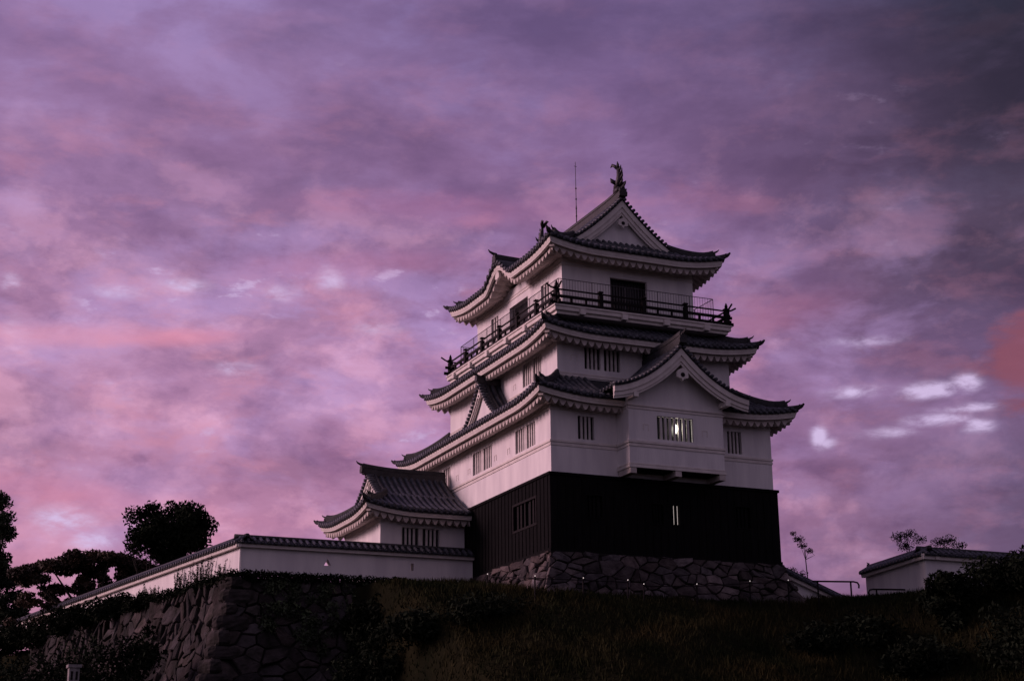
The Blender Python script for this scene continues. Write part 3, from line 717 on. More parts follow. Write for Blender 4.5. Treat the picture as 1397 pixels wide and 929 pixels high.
for (x, y_) in posts:
    pp = MB(); cor = min(math.dist((x, y_), c) for c in cs) < .1; w = .13 if cor else .11
    pp.box(x-w, x+w, y_-w, y_+w, 13.605, 14.44); pp.box(x-w*1.15, x+w*1.15, y_-w*1.15, y_+w*1.15, 14.56, 14.64)
    if cor: pp.tube([(x, y_, 14.64), (x, y_, 14.74), (x, y_, 14.86), (x, y_, 14.98)], [.06, .10, .07, .02], 8)
    pp.build('post', 'wood', rail)
sr = MB(); q = (1.9, 2.55, W0-1.9, D0-2.55); cs2 = [(q[0], q[1]), (q[2], q[1]), (q[2], q[3]), (q[0], q[3])]
for i in range(4):
    a, b = cs2[i], cs2[(i+1) % 4]; L = math.dist(a, b); dx, dy = (b[0]-a[0])/L, (b[1]-a[1])/L
    for z in (15.36, 13.78): sr.tube([(a[0], a[1], z), (b[0], b[1], z)], .022, 5)
    n = int(L/.17)
    for j in range(n):
        x, y_ = a[0]+dx*L*j/n, a[1]+dy*L*j/n
        big = j % 12 == 0; sr.tube([(x, y_, 13.61), (x, y_, 15.35)], .026 if big else .010, 4, False)
sr.build('steel_railing', 'steel', balc)
# top storey -----------------------------------------------------------
def h5(a, b, c, d): return (a-2.6, b-2.6, c, d)
wy = D0-3.54
t5 = tier(keep, b5, 13.0, 17.25, dict(
    S=[dict(h=h5(5.59, 7.92, 13.66, 16.22), bars=0, depth=.5)],
    W=[dict(h=(wy-10.73, wy-8.1, 13.66, 16.15), bars=0, depth=.5), dict(h=(wy-13.5, wy-12.4, 14.75, 16.25), bars=2), dict(h=(wy-6.3, wy-5.25, 14.75, 16.15), bars=2)],
    E=[dict(h=(5, 7.4, 13.66, 16.15), bars=0, depth=.5)]))
tr = MB(); tr.ring(*b5, 16.56, 16.63, .035); tr.ring(*b5, 16.74, 16.78, .03); tr.build('string_course', 'trim', t5)
dg = MB()
for i in range(1, 12): dg.box(5.59+i*2.33/12-.02, 5.59+i*2.33/12+.02, 3.56+.10, 3.56+.14, 13.7, 16.15)
dg.box(5.6, 7.91, 3.65, 3.69, 14.9, 14.98); dg.build('door_grille', 'wood', t5)
# top roof -------------------------------------------------------------
o5 = (1.2, 2.15, W0-1.2, D0-2.15); i5 = (3.72, 4.30, W0-3.72, D0-4.30); L5 = o5[3]-o5[1]
def kara(s):
    x = abs(s-L5/2)/2.0
    if x >= 1: return 0.
    return 1.05*((1+math.cos(math.pi*x))/2)**.8
skirt(keep, o5, i5, 17.42, 18.60, b5, U=.44, Lu=3.4, bumps={'W': kara, 'E': kara}, fh=.29, prof=(.55, .45))
gable(keep, 'y', gc, 21.33, 1.13, .075, 3.08, 3.95, D0-3.95, bh=.56, wallrec=.40, zwall=18.3, ridge_h=.55, ridge_w=.42, ridge_ext=.02, back=True, vent=.32, onis=.50)
for sx in (-1, 1):     # small ridge that crowns each undulating eave gable
    kr = MB(); x0_, x1_ = (o5[0]+.05, 3.9) if sx < 0 else (o5[2]-.05, W0-3.9); zk = 17.42+1.06
    kr.sweep([(x0_+(x1_-x0_)*i/6, D0/2, zk+.05+.06*(1-i/6)**2) for i in range(7)], [(-.14, -.08), (-.14, .22), (-.10, .25), (-.07, .42), (.07, .42), (.10, .25), (.14, .22), (.14, -.08)])
    oni(kr, Vector((x0_, D0/2, zk+.12)), Vector((sx, 0, 0)), .50)
    kr.build('eave_gable_ridge', 'ridge', keep)
    kg = MB(); Pk = gmap('x', D0/2); x_ = o5[0]+.12 if sx < 0 else o5[2]-.12
    kg = pendant(lambda w, t, z: Vector((t, D0/2+w, z)), x_, -sx, zk-.80, .30); kg.build('eave_gable_pendant', 'trim', keep)
# fish ornaments on the ridge ends
def fish(yc, s):
    f = MB(); z0 = 21.33+.62; B = Vector((gc, yc, z0))
    P = lambda a, z: B+Vector((0, -s*a, z))      # +a outward
    f.box(gc-.24, gc+.24, yc-.30, yc+.30, z0-.18, z0+.06)
    body = [P(-.42, .12), P(-.28, .24), P(-.05, .34), P(.10, .58), P(.10, .88), P(.0, 1.15), P(-.10, 1.38)]
    f.tube(body, [.12, .21, .25, .22, .17, .12, .07], 8)
    for (a, z, l, r_) in ((.24, .30, .30, .9), (.30, .62, .30, .8), (.26, .92, .28, .7), (.14, 1.18, .26, .6)):     # dorsal spines
        c0 = P(a-.08, z); f.tube([c0, P(a+l*.5, z+l*.35), P(a+l*.7, z+l)], [.09, .06, .015], 5)
    for sx in (-1, 1):
        f.prism([B+Vector((sx*.2, 0, .25)), B+Vector((sx*.46, s*.1, .42)), B+Vector((sx*.50, s*.05, .66)), B+Vector((sx*.22, -s*.05, .50))], (0, s*.05, 0))
        f.tube([P(-.12, 1.34)+Vector((sx*.03, 0, 0)), P(-.22, 1.52)+Vector((sx*.10, 0, 0)), P(-.42, 1.66)+Vector((sx*.16, 0, 0)), P(-.62, 1.58)+Vector((sx*.18, 0, 0))], [.08, .11, .09, .02], 6)
    f.tube([P(-.10, 1.36), P(-.04, 1.58), P(-.10, 1.80)], [.08, .08, .02], 6)
    f.tube([P(-.40, .14), P(-.56, .22), P(-.64, .34)], [.10, .07, .03], 6)
    f.build('fish_ornament', 'bronze', keep, True)
fish(4.32, 1); fish(D0-4.32, -1)
lr = MB(); lr.tube([(gc+.0, 9.9, 21.8), (gc, 9.9, 23.0)], .035, 6); lr.tube([(gc, 9.9, 23.0), (gc, 9.9, 25.9)], [.024, .016], 6)
for z in (22.3, 22.8, 23.4, 24.1): lr.tube([(gc, 9.9, z), (gc, 9.9, z+.08)], .05, 6)
lr.tube([(gc-.1, 9.9, 25.6), (gc+.1, 9.9, 25.6)], .015, 4)
lr.build('lightning_rod', 'steel', keep)

# ================================================================== CORNER TURRET
tur = thing('corner_turret', 'small single-storey white turret with one tiled hip-and-gable roof against the left of the keep', 'turret', (-2.5, 14.3, 0))
bt_ = (-5.1, 11.2, -.10, 17.4)
tt = tier(tur, bt_, -.6, 3.55, dict(S=[dict(h=(-3.84+5.1, -1.62+5.1, 1.45, 2.80), bars=3, mull=.12, frame=.05)]))
tr = MB(); tr.ring(*bt_, 3.02, 3.07, .03, .02); tr.build('string_course', 'trim', tt)
ot = (-6.38, 10.1, -.06, 18.7); it = (-4.5, 12.2, -.06, 16.4)
skirt(tur, ot, it, 3.66, 4.78, (-5.1, 11.2, -.10, 17.4), U=.42, Lu=3.2, use='SWN', flat={'S': ('B',), 'N': ('A',)}, fh=.20)
gable(tur, 'x', 14.3, 6.30, .93, .085, 2.14, -4.85, -.08, bh=.28, wallrec=.30, zwall=4.5, ridge_h=.48, ridge_w=.34, ridge_ext=.30, vent=.20, onis=.42)

# ================================================================== BOUNDARY WALLS
def coping(mb_tile, mb_roll, mb_ridge, mb_trim, a, b, ztop, hw=.62, rise=.34, slope=0.):
    a, b = Vector((a[0], a[1], 0)), Vector((b[0], b[1], 0)); L = (b-a).length; d = (b-a)/L; l = Vector((-d.y, d.x, 0)); dz = slope
    P = lambda s, w, z: a+d*s+l*w+Vector((0, 0, z+dz*s))
    zp = lambda w: ztop-rise*(abs(w)/hw)
    mb_tile.grid([[P(0, w, zp(w)), P(L, w, zp(w))] for w in (-hw, 0, hw)]); mb_tile.grid([[P(0, w, zp(hw)-.07), P(L, w, zp(hw)-.07)] for w in (-hw, hw)])
    for w in (-hw, hw): mb_tile.grid([[P(0, w, zp(w)), P(L, w, zp(w))], [P(0, w, zp(w)-.07), P(L, w, zp(w)-.07)]])
    s = .15
    while s < L:
        for g in (-1, 1):
            mb_roll.sweep([P(s, g*.06, zp(.06)), P(s, g*(hw+.03), zp(hw+.03))], HALF, closed=False, caps=False, side=d)
            e0 = P(s, g*(hw-.05), zp(hw)+.01); mb_roll.tube([e0, P(s, g*(hw+.05), zp(hw)-.005)], .085, 7)
        s += .36
    mb_ridge.sweep([P(L*i/10, 0, ztop-.04) for i in range(11)], [(-.13, -.02), (-.13, .10), (-.06, .18), (.06, .18), (.13, .10), (.13, -.02)], side=l)
    for g in (-1, 1):
        mb_trim.sweep([P(0, g*.40, zp(hw)), P(L, g*.40, zp(hw))], [(-.09, -.24), (-.12, -.08), (-.12, .05), (.12, .05), (.12, -.08), (.09, -.24)] if True else [], side=l)
def poly_wall(mb, A, d, L, z0, z1, th, holes, slope=0., z0b=None):
    """wall slab along d from A with polygonal loopholes cut right through (cell by cell)"""
    A, d = Vector((A[0], A[1], 0)), Vector((d[0], d[1], 0)).normalized(); n = Vector((-d.y, d.x, 0))
    P = lambda s, w, z: A+d*s+n*w+Vector((0, 0, z+slope*s))
    for w in (-th/2, th/2):
        s = 0.
        for (poly) in sorted(holes, key=lambda q: min(p[0] for p in q)):
            s0, s1 = min(p[0] for p in poly)-.05, max(p[0] for p in poly)+.05
            mb.add([P(s, w, z0), P(s0, w, z0), P(s0, w, z1), P(s, w, z1)], [(0, 1, 2, 3)])
            # frame around the hole: split left and right halves at the lowest and highest point
            top = max(poly, key=lambda p: p[1]); i = poly.index(top); pl = poly[i:]+poly[:i]      # starts at the top, ccw
            k = min(range(1, len(pl)), key=lambda j: (pl[j][1], pl[j][0]))
            lft = [(s0, z1)]+[(top[0], z1)]+pl[:k+1]+[(pl[k][0], z0), (s0, z0)]
            rgt = [(top[0], z1), (s1, z1), (s1, z0), (pl[k][0], z0)]+pl[k:]+[pl[0]]
            for q in (lft, rgt): mb.add([P(a, w, b) for a, b in q], [tuple(range(len(q)))])
            s = s1
        mb.add([P(s, w, z0), P(L, w, z0), P(L, w, z1), P(s, w, z1)], [(0, 1, 2, 3)])
    for poly in holes:
        for i in range(len(poly)):
            a, b = poly[i], poly[(i+1) % len(poly)]
            mb.add([P(a[0], -th/2, a[1]), P(b[0], -th/2, b[1]), P(b[0], th/2, b[1]), P(a[0], th/2, a[1])], [(0, 1, 2, 3)])
    mb.add([P(s_, w, z) for s_ in (0, L) for w, z in ((-th/2, z0), (th/2, z0), (th/2, z1), (-th/2, z1))], [(0, 1, 2, 3), (4, 5, 6, 7), (3, 2, 6, 7), (0, 1, 5, 4)])
def boundary(name, label, path, zt, zb, th=.5, holes=None, slopes=None, ends=True, matw='plaster'):
    t_ = thing(name, label, 'wall', (path[0][0], path[0][1], zb)); tile, roll, rdg, trm = MB(), MB(), MB(), MB(); wl = MB()
    for i in range(len(path)-1):
        a, b = Vector(path[i]), Vector(path[i+1]); d = (b-a).normalized(); L = (b-a).length; sl_ = (slopes or {}).get(i, 0.)
        j0 = th/2-.003 if i else 0.
        last = i == len(path)-2; e0 = 0 if i == 0 else th/2-.004; e1 = 0 if last else th/2
        hs = [[(s_+e0, z_) for s_, z_ in h_] for h_ in (holes or {}).get(i, [])]
        poly_wall(wl, a-d*e0, (d.x, d.y), L+e0+e1, zb, zt-.42, th-(.004*i), hs, slope=sl_)
        coping(tile, roll, rdg, trm, a-d*(.5 if i else 0), b+d*(0 if last else .5), zt-.004*i, slope=sl_)
    w = wl.build('plaster_wall', matw, t_); c = tile.build('tiled_coping', 'tile', t_); roll.build('tile_rolls', 'tileroll_lit', c, True); rdg.build('ridge', 'ridge', c, True); trm.build('eave_moulding', 'trim', c)
    om = MB()
    for p, q in ((path[0], path[1]), (path[-1], path[-2])):
        if not ends: break
        dd = (Vector(p)-Vector(q)).normalized(); zz_ = zt+(slopes or {}).get(0 if p is path[0] else len(path)-2, 0.)*((Vector(q)-Vector(p)).length if p is path[-1] else 0)
        oni(om, Vector((p[0], p[1], zz_+.04)), Vector((dd.x, dd.y, 0)), .22)
    if om.v: om.build('ridge_end_tile', 'ridge', c)
    return t_
tri = lambda s, z, r: [(s, z+r), (s-r*.95, z-r*.75), (s+r*.95, z-r*.75)]
rec = lambda s, z, w, h: [(s+w/2, z+h/2), (s-w/2, z+h/2), (s-w/2, z-h/2), (s+w/2, z-h/2)]
C0 = (-12.95, 10.35); Lf = 60.; dl = Vector((-.1541, .988)); C1 = (C0[0]+dl.x*Lf, C0[1]+dl.y*Lf)
boundary('boundary_wall', 'long white plastered wall with grey tiled coping above the stone rampart, in front of the turret', [(-.06, 10.35), C0, C1], 1.55, -.34, holes={0: [rec(3.55, .44, .17, .40), tri(8.35, .42, .21)]}, ends=False)
mbx = MB(); mbx.tube([Vector((C0[0]-.35, C0[1]-.35, 1.32)), Vector((C0[0]-.5, C0[1]-.5, 1.40)), Vector((C0[0]-.62, C0[1]-.62, 1.52))], [.13, .10, .04], 6)

# ================================================================== RAMPART below the wall corner
rp_ = thing('stone_rampart', 'dark stone rampart rising to the corner of the long white wall at lower left', 'rampart', (-13.5, 9.5, -7))
st = MB(); bk = MB(); cN = Vector((C0[0]-.75, C0[1]-.72, 0)); dep = 7.6
A = (cN.x, cN.y, 0); B = (cN.x+9.0, cN.y, 0)
F = masonry(st, A, B, -.62, dep, .20, .018, (0, -1, 0), .95, .72, 31, ends=(1, 0)); back_slab(bk, F, 9, dep)
nW = Vector((-dl.y, dl.x, 0)).normalized(); E2 = cN+Vector((dl.x, dl.y, 0))*34
F = masonry(st, E2, cN, -.62, dep, .20, .018, nW, .78, .92, 32, ends=(0, 1)); back_slab(bk, F, 34, dep)
# corner blocks laid long and short in turn
z = -.66; i = 0
while z > -.62-dep:
    h = random.uniform(.55, .85); v = -z-.62+h/2; out = .20*v+.018*v*v+.05
    c = cN+Vector((0, -1, 0))*out+nW*out; lx, ly = (1.5, .75) if i % 2 else (.75, 1.5)
    cc = c+Vector((1, 0, 0))*lx*.42+Vector((dl.x, dl.y, 0))*ly*.42
    # rounded block
    g = random.uniform(.45, .95); vs = []; nn = 8
    for j in range(6):
        vz = -1+2*j/5; k = (1-abs(vz)**4*.16)
        for a in range(16):
            th = 2*math.pi*(a+.5)/16; cx_, sy_ = math.cos(th), math.sin(th); mxx = max(abs(cx_), abs(sy_)); p_ = 3.2
            rr = 1/((abs(cx_)**p_+abs(sy_)**p_)**(1/p_))
            q = cc+Vector((1, 0, 0))*(cx_*rr*lx*.60*k)+Vector((dl.x, dl.y, 0))*(sy_*rr*ly*.60*k)+Vector((random.uniform(-.03, .03), random.uniform(-.03, .03), z-h/2+vz*h*.47))
            vs.append(q)
    fs = [(a*16+b, a*16+(b+1) % 16, (a+1)*16+(b+1) % 16, (a+1)*16+b) for a in range(5) for b in range(16)]+[tuple(range(16))[::-1], tuple(range(80, 96))]
    st.add(vs, fs, (g*1.05, g, g)); z -= h; i += 1
st.build('stones', 'darkstone', rp_); bk.box(cN.x+.3, cN.x+12.6, cN.y+.1, cN.y+1.4, -1.5, -.66)
bk.add([tuple(cN+Vector((dl.x, dl.y, 0))*s_+Vector((w_, 0, z_))) for s_ in (0, 34) for w_, z_ in ((.1, -1.5), (1.2, -1.5), (1.2, -.64), (.1, -.64))], [(0, 1, 2, 3), (4, 5, 6, 7), (3, 2, 6, 7), (0, 3, 7, 4), (1, 2, 6, 5)])
bk.build('infill', 'gap', rp_)
# ================================================================== RIGHT-HAND WALLS AND RAILS
def hz(x, y): return float(height(x, y))
boundary('boundary_wall', 'white plastered wall with tiled coping turning a corner among dark bushes at far right', [(30., -5.), (19.0, -5.0), (19.97, 1.17)], .38, -2.3, ends=True)
boundary('stair_wall', 'short white wall whose tiled coping steps down beside the right end of the stone foundation', [(13.6, 1.2), (19.6, 1.2)], .30, -3.2, slopes={0: -.37}, ends=True)
def handrail(label, pts, post_at, grp='bent pipe handrails by the steps', r=.045):
    t_ = thing('handrail', label, 'handrail', (post_at[0][0], post_at[0][1], post_at[0][2]), grp)
    m_ = MB(); m_.tube(pts, r, 8); m_.build('rail_pipe', 'wood', t_, True)
    for (x, y, z0, z1) in post_at:
        p = MB(); p.tube([(x, y, z0), (x, y, z1)], r, 8); p.build('post', 'wood', t_, True)
    return t_
handrail('dark bent-pipe handrail ending in a hook above the small sloping wall', [(13.6, -2.6, -1.20), (16.15, -2.6, -1.10), (16.38, -2.6, -1.14), (16.46, -2.6, -1.26), (16.44, -2.6, -1.42)], [(15.95, -2.6, -2.9, -1.12), (13.9, -2.6, -2.9, -1.20)])
handrail('dark bent-pipe handrail in front of the white wall at far right', [(16.78, -3.0, -1.86), (16.74, -3.0, -1.66), (16.84, -3.0, -1.54), (17.05, -3.0, -1.50), (22.6, -3.0, -1.30)], [(17.25, -3.0, -3.1, -1.5), (19.3, -3.0, -3.1, -1.42), (21.4, -3.0, -3.1, -1.35)])
# post-and-rail fence at the foot of the stone foundation
fpos = [(-2.35, 2.6), (-1.9, -2.15), (.62, -2.25), (3.05, -2.25), (3.9, -2.3), (6.9, -2.3), (10.0, -2.3), (12.3, -2.3)]
fence = thing('post_fence', 'low dark iron fence with tiny post lights at the foot of the stone foundation', 'fence', (4, -2.3, -2.6))
zt_ = [-.95, -1.68, -1.66, -1.64, -1.80, -1.66, -1.36, -1.2]
for (x, y_), z in zip(fpos, zt_):
    p = MB(); p.tube([(x, y_, hz(x, y_)-.1), (x, y_, z)], .042, 7); po = p.build('post', 'wood', fence)
    q = MB(); q.tube([(x, y_-.03, z), (x, y_-.03, z+.03), (x, y_-.03, z+.06)], [.015, .024, .012], 7); q.build('post_light', 'lamp', po)
p = MB()
for i in range(len(fpos)-1):
    if i == 3: continue
    p.tube([(fpos[i][0], fpos[i][1], zt_[i]-.08), (fpos[i+1][0], fpos[i+1][1], zt_[i+1]-.08)], .022, 5)
p.build('rail', 'wood', fence)
# small lantern-like marker in the lower left corner
mk = thing('stone_marker', 'small pale stone post with two dark slots among bushes at lower left', 'stone post', (-25.2, -16.0, -9.6))
p = MB(); p.sweep([(-25.2, -16, -9.6), (-25.2, -16, -7.74)], [(-.17, 0), (.17, 0), (.17, .0), (-.17, 0)]) if False else p.box(-25.37, -25.03, -16.17, -15.83, -9.6, -7.80)
p.box(-25.42, -24.98, -16.22, -15.78, -7.80, -7.70)
b_ = p.build('post', mat('weathered_post', (.30, .28, .27), (.16, .15, .15), .9, 6, .3, 20), mk); q = MB()
for s in (-.08, .08): q.box(-25.2+s-.035, -25.2+s+.035, -16.185, -16.16, -8.20, -7.92)
q.build('slot', 'wood', b_)

# ================================================================== FOLIAGE
def leaves(mb, centres, n, size, seed, shell=.45, flat=.75, tone=(.5, 1.5)):
    """leaf-sized faces spread through overlapping clumps (x,y,z,r[,rz])"""
    rg = np.random.default_rng(seed); C = np.array([c if len(c) == 5 else (*c, c[3]*flat) for c in centres], float)
    wgt = C[:, 3]**2; wgt /= wgt.sum(); idx = rg.choice(len(C), n, p=wgt)
    d = rg.normal(size=(n, 3)); d /= np.linalg.norm(d, axis=1)[:, None]
    r = shell+(1.08-shell)*rg.random(n)**.6; ct = rg.uniform(tone[0], tone[1], len(C))
    P = C[idx, :3]+d*r[:, None]*np.stack([C[idx, 3], C[idx, 3], C[idx, 4]], 1)
    a = rg.normal(size=(n, 3)); a /= np.linalg.norm(a, axis=1)[:, None]; b = np.cross(a, rg.normal(size=(n, 3))); b /= np.linalg.norm(b, axis=1)[:, None]
    sz = size*rg.uniform(.6, 1.35, n)[:, None]
    v = np.stack([P-a*sz, P+b*sz*.42, P+a*sz, P-b*sz*.42], 1).reshape(-1, 3)
    o = len(mb.v); mb.v.extend(map(tuple, v.tolist())); mb.f.extend([(o+4*i, o+4*i+1, o+4*i+2, o+4*i+3) for i in range(n)])
    tn = ct[idx]*rg.uniform(.75, 1.25, n); mb.t.extend([float(q)+.001 for q in tn])
def clumps(cx, cy, cz, rx, ry, rz, n, r, seed, lowcut=-1.):
    rg = random.Random(seed); out = []
    while len(out) < n:
        x, y_, z = (rg.uniform(-1, 1) for _ in range(3))
        k = x*x+y_*y_+z*z
        if k > 1 or k < .18 or z < lowcut: continue
        out.append((cx+x*rx, cy+y_*ry, cz+z*rz, r*rg.uniform(.6, 1.25)))
    return out
def tree(label, x, y, zb, cl, n, leafs, seed, trunk_r=.22, size=.15, lean=0, cat='tree', grp=None, m_='leaf', limbs=6, name='broadleaf_tree', shell=.3, flat=.75):
    t_ = thing(name, label, cat, (x, y, zb), grp); rg = random.Random(seed); tr_ = MB()
    cz = sum(c[2] for c in cl)/len(cl); lo_ = min(c[2] for c in cl); fork = zb+(lo_-zb)*.75+.2
    tr_.tube([(x, y, zb-.3), (x+lean*.3, y, zb+(fork-zb)*.4), (x+lean*.7, y+.1, fork), (x+lean, y+.1, (fork+cz)/2+.2)], [trunk_r*1.35, trunk_r, trunk_r*.8, trunk_r*.5], 9)
    for c in rg.sample(cl, min(limbs, len(cl))):
        s = Vector((x+lean*.7, y+.1, fork)); e_ = Vector(c[:3]); mdl = s.lerp(e_, .5)+Vector((rg.uniform(-.3, .3), rg.uniform(-.3, .3), -.1*(e_-s).length*.3))
        tr_.tube([s, s.lerp(mdl, .55), mdl, e_], [trunk_r*.55, trunk_r*.42, trunk_r*.3, trunk_r*.1], 6)
    tr_.build('trunk', 'bark', t_, True)
    cr_ = MB(); leaves(cr_, cl, n, size, seed, shell=shell, flat=flat); cr_.build('crown', m_, t_)
    return t_
# round dense tree behind the long wall
rx, ry_ = -12.75, 30.
cl = clumps(rx-.2, ry_, 5.1, 2.45, 2.2, 1.75, 40, .75, 3)+[(rx-2.3, ry_, 5.9, .8), (rx+1.5, ry_, 6.3, .8), (rx+.9, ry_+.2, 6.6, .6), (rx-1.2, ry_, 6.5, .6), (rx+2.3, ry_, 5.6, .75), (rx-2.0, ry_, 4.6, .7), (rx, ry_, 3.4, 1.3), (rx, ry_, 4.9, 1.5), (rx-1, ry_, 5, 1.3), (rx+1.1, ry_, 5.2, 1.3)]
tree('dense round dark tree standing alone above the long wall', rx, ry_, .0, cl, 15000, 0, 5, .28, .15, m_='leafdark', shell=.1, flat=.85)
# broad flat-topped tree left of it
bx_, by_ = -15.8, 42.
cl = []
rg_ = random.Random(8)
for i in range(60):
    a = rg_.uniform(-5.0, 4.8); top = 5.3-.05*(a-.6)**2*(1.2 if a > 0 else .9)
    cl.append((bx_+a, by_+rg_.uniform(-2, 2), top-rg_.uniform(.1, 1.0), rg_.uniform(.45, .85)))
for i in range(80): cl.append((bx_+rg_.uniform(-4.9, 4.2), by_+rg_.uniform(-1.5, 1.5), rg_.uniform(.2, 4.0), rg_.uniform(.30, .60)))
tree('broad flat-topped tree with open reddish lower foliage, between the two other trees at left', bx_, by_, -.5, cl, 30000, 0, 9, .30, .16, m_='leafred', limbs=18, shell=.2, flat=.55)
# tree on the left border
lx_, ly_ = -19.9, 61.
cl = clumps(lx_-.9, ly_, 8.8, 1.9, 2.0, 4.2, 46, .9, 12)+clumps(lx_-.2, ly_, 4.2, 2.3, 2.0, 3.6, 50, .8, 14)+[(lx_+1.0, ly_, 5.8, .8), (lx_+1.6, ly_, 4.6, .8)]
tree('tall loose tree cut by the left edge of the picture', lx_-.8, ly_, -.2, cl, 24000, 0, 13, .26, .17, m_='leaf', limbs=22, shell=.12)
# thin leafy twigs sticking out above the broad tree, and in the wind at right
def twigs(label, x, y, z, n, h, seed, spread=.5, tip=.35, m_='leafdark', per=26, grp=None, lean=0., size=.07, name='leafy_sapling', cat='sapling'):
    t_ = thing(name, label, cat, (x, y, z), grp); rg = random.Random(seed); st_ = MB(); cl = []
    for i in range(n):
        a = rg.uniform(-1, 1)*spread; hh = h*rg.uniform(.7, 1); e_ = (x+a+lean, y+rg.uniform(-.3, .3), z+hh)
        st_.tube([(x+a*.2, y, z-.2), (x+a*.6+lean*.3, y, z+hh*.5), e_], [.03, .022, .01], 5)
        for k in (0, .12, .25): cl.append((e_[0]-(a+lean)*k, e_[1], e_[2]-hh*k, tip*rg.uniform(.6, 1.1)))
    st_.build('stems', 'bark', t_); c = MB(); leaves(c, cl, n*per, size, seed, .1, .9); c.build('foliage', m_, t_)
twigs('thin saplings with small leaf tufts rising above the broad tree', -13.0, 36, 2.2, 9, 3.1, 21, 1.6, .22, per=30)
# trees tossed by the wind at right
def loose(label, x, y, cl, n, seed, size=.055, m_='leafdark'):
    tree(label, x, y, hz(x, y), cl, n, 0, seed, .035, size, m_=m_, limbs=len(cl), shell=.0, flat=.62, name='wind_blown_tree')
loose('slender wind-blown tree with one sparse leaf tuft high right of the stone foundation', 19.2, 6., [(18.75, 6., 2.65, .34), (19.1, 6.2, 2.35, .30), (19.45, 6., 2.0, .26), (18.4, 6., 2.95, .22)], 620, 31)
loose('low wind-blown bushy tree beside the sloping stair wall', 18.3, 6.5, [(17.7, 6.5, .75, .45), (18.4, 6.5, .85, .4), (19.1, 6.5, .7, .4), (18.0, 6.5, .45, .4)], 800, 32)
loose('sparse wind-blown tree top showing over the corner of the right wall', 21.2, -1., [(20.5, -1, 1.75, .5), (21.2, -1, 1.95, .45), (21.9, -1, 1.7, .4), (20.9, -1, 1.3, .5)], 1300, 33)
loose('sparse wind-blown tree top over the right wall nearer the picture edge', 23.6, -1., [(23.2, -1, 1.6, .5), (23.9, -1, 1.75, .55), (24.6, -1, 1.5, .4), (23.7, -1, 1.1, .5)], 1300, 34)
# shrubs
def shrub(label, x, y, r, h, n, seed, m_='leaf', grp='dark shrubs on the hillside', size=.13, z=None):
    z = hz(x, y) if z is None else z; t_ = thing('shrub', label, 'shrub', (x, y, z), grp); rg = random.Random(seed); st_ = MB()
    cl = clumps(x, y, z+h*.45, r, r*.9, h*.55, max(8, int(r*9)), r*.33+.25, seed)+[(x, y, z+h*.3, r*.75, h*.35)]
    for c in rg.sample(cl, 6): st_.tube([(x+rg.uniform(-.2, .2), y, z-.2), (x+(c[0]-x)*.5, y+(c[1]-y)*.5, z+(c[2]-z)*.6), c[:3]], [.06, .045, .02], 5)
    st_.build('stems', 'bark', t_); c = MB(); leaves(c, cl, n, size, seed, .15, .85); c.build('foliage', m_, t_)
SH = [(-20.3, 17.5, 2.6, 4.2, 5500, 'shrub covering the lower wall midway along its left stretch'),
      (-18.9, 11.5, 2.1, 4.2, 5500, 'tall shrub hiding the left end of the stone rampart'),
      (-23.2, 15., 2.6, 4.8, 5000, 'shrub in front of the wall near the left edge of the picture'),
      (-20.5, 3.5, 2.6, 3.6, 5500, 'broad dark shrub low in front of the rampart at left'),
      (-24.8, 3.0, 2.6, 3.6, 5000, 'broad dark shrub in the lower left corner'),
      (-17.6, -3., 2.4, 2.6, 4500, 'low shrub at the bottom edge left of the rampart corner'),
      (-16.3, 18.6, 1.5, 4.9, 3500, 'shrub climbing against the white wall left of the weeds'),
      (-25.5, 10, 2.2, 4.6, 4000, 'shrub under the loose tree at the left edge'),
      (17.2, -9.0, 1.2, 2.7, 7500, 'tall dark bush in front of the corner of the right wall'),
      (20.8, -10.0, 2.4, 1.0, 8500, 'large dark bush at the right edge of the picture'),
      (14.4, -9.6, 1.9, 1.0, 4500, 'lower dark bush left of the tall bush by the right wall'),
      (13.2, -6.8, 1.6, 1.3, 3200, 'low bush on the slope under the pipe handrails'),
      (17.0, -13.5, 2.2, 2.6, 4500, 'dark bush at the bottom right corner'),
      (10.3, -7.2, 1.4, .9, 2600, 'small low bush on the grass slope below the right end of the stone foundation'),
      (-7.3, 2.9, 1.5, .7, 3500, 'dark bush over the top right edge of the ivy-covered rampart'),
      (-6.6, .6, 1.9, .8, 4200, 'dark bush half way down the slope right of the rampart'),
      (-9.4, 1.0, 2.0, 2.0, 5000, 'wide dark bush at the bottom edge right of the rampart'),
      (-4.2, -2.2, 1.6, .5, 2600, 'low bush in the middle of the dark grass slope')]
for i, (x, y_, r, h, n, lb) in enumerate(SH): shrub(lb, x, y_, r, h, n, 50+i, 'leafdark')
for i, (x, y_, z_, r, h, lb) in enumerate([(-6.9, 7.2, -3.3, 1.3, 1.6, 'bush clinging to the steep bank at the right end of the ivy-covered rampart'), (-6.6, 5.6, -4.8, 1.6, 2.0, 'bush below the one at the right end of the rampart'), (-7.6, 4.2, -6.6, 1.9, 2.3, 'bush at the bottom edge under the right end of the rampart')]):
    shrub(lb, x, y_, r, h, 4200, 150+i, 'leafdark', z=z_)
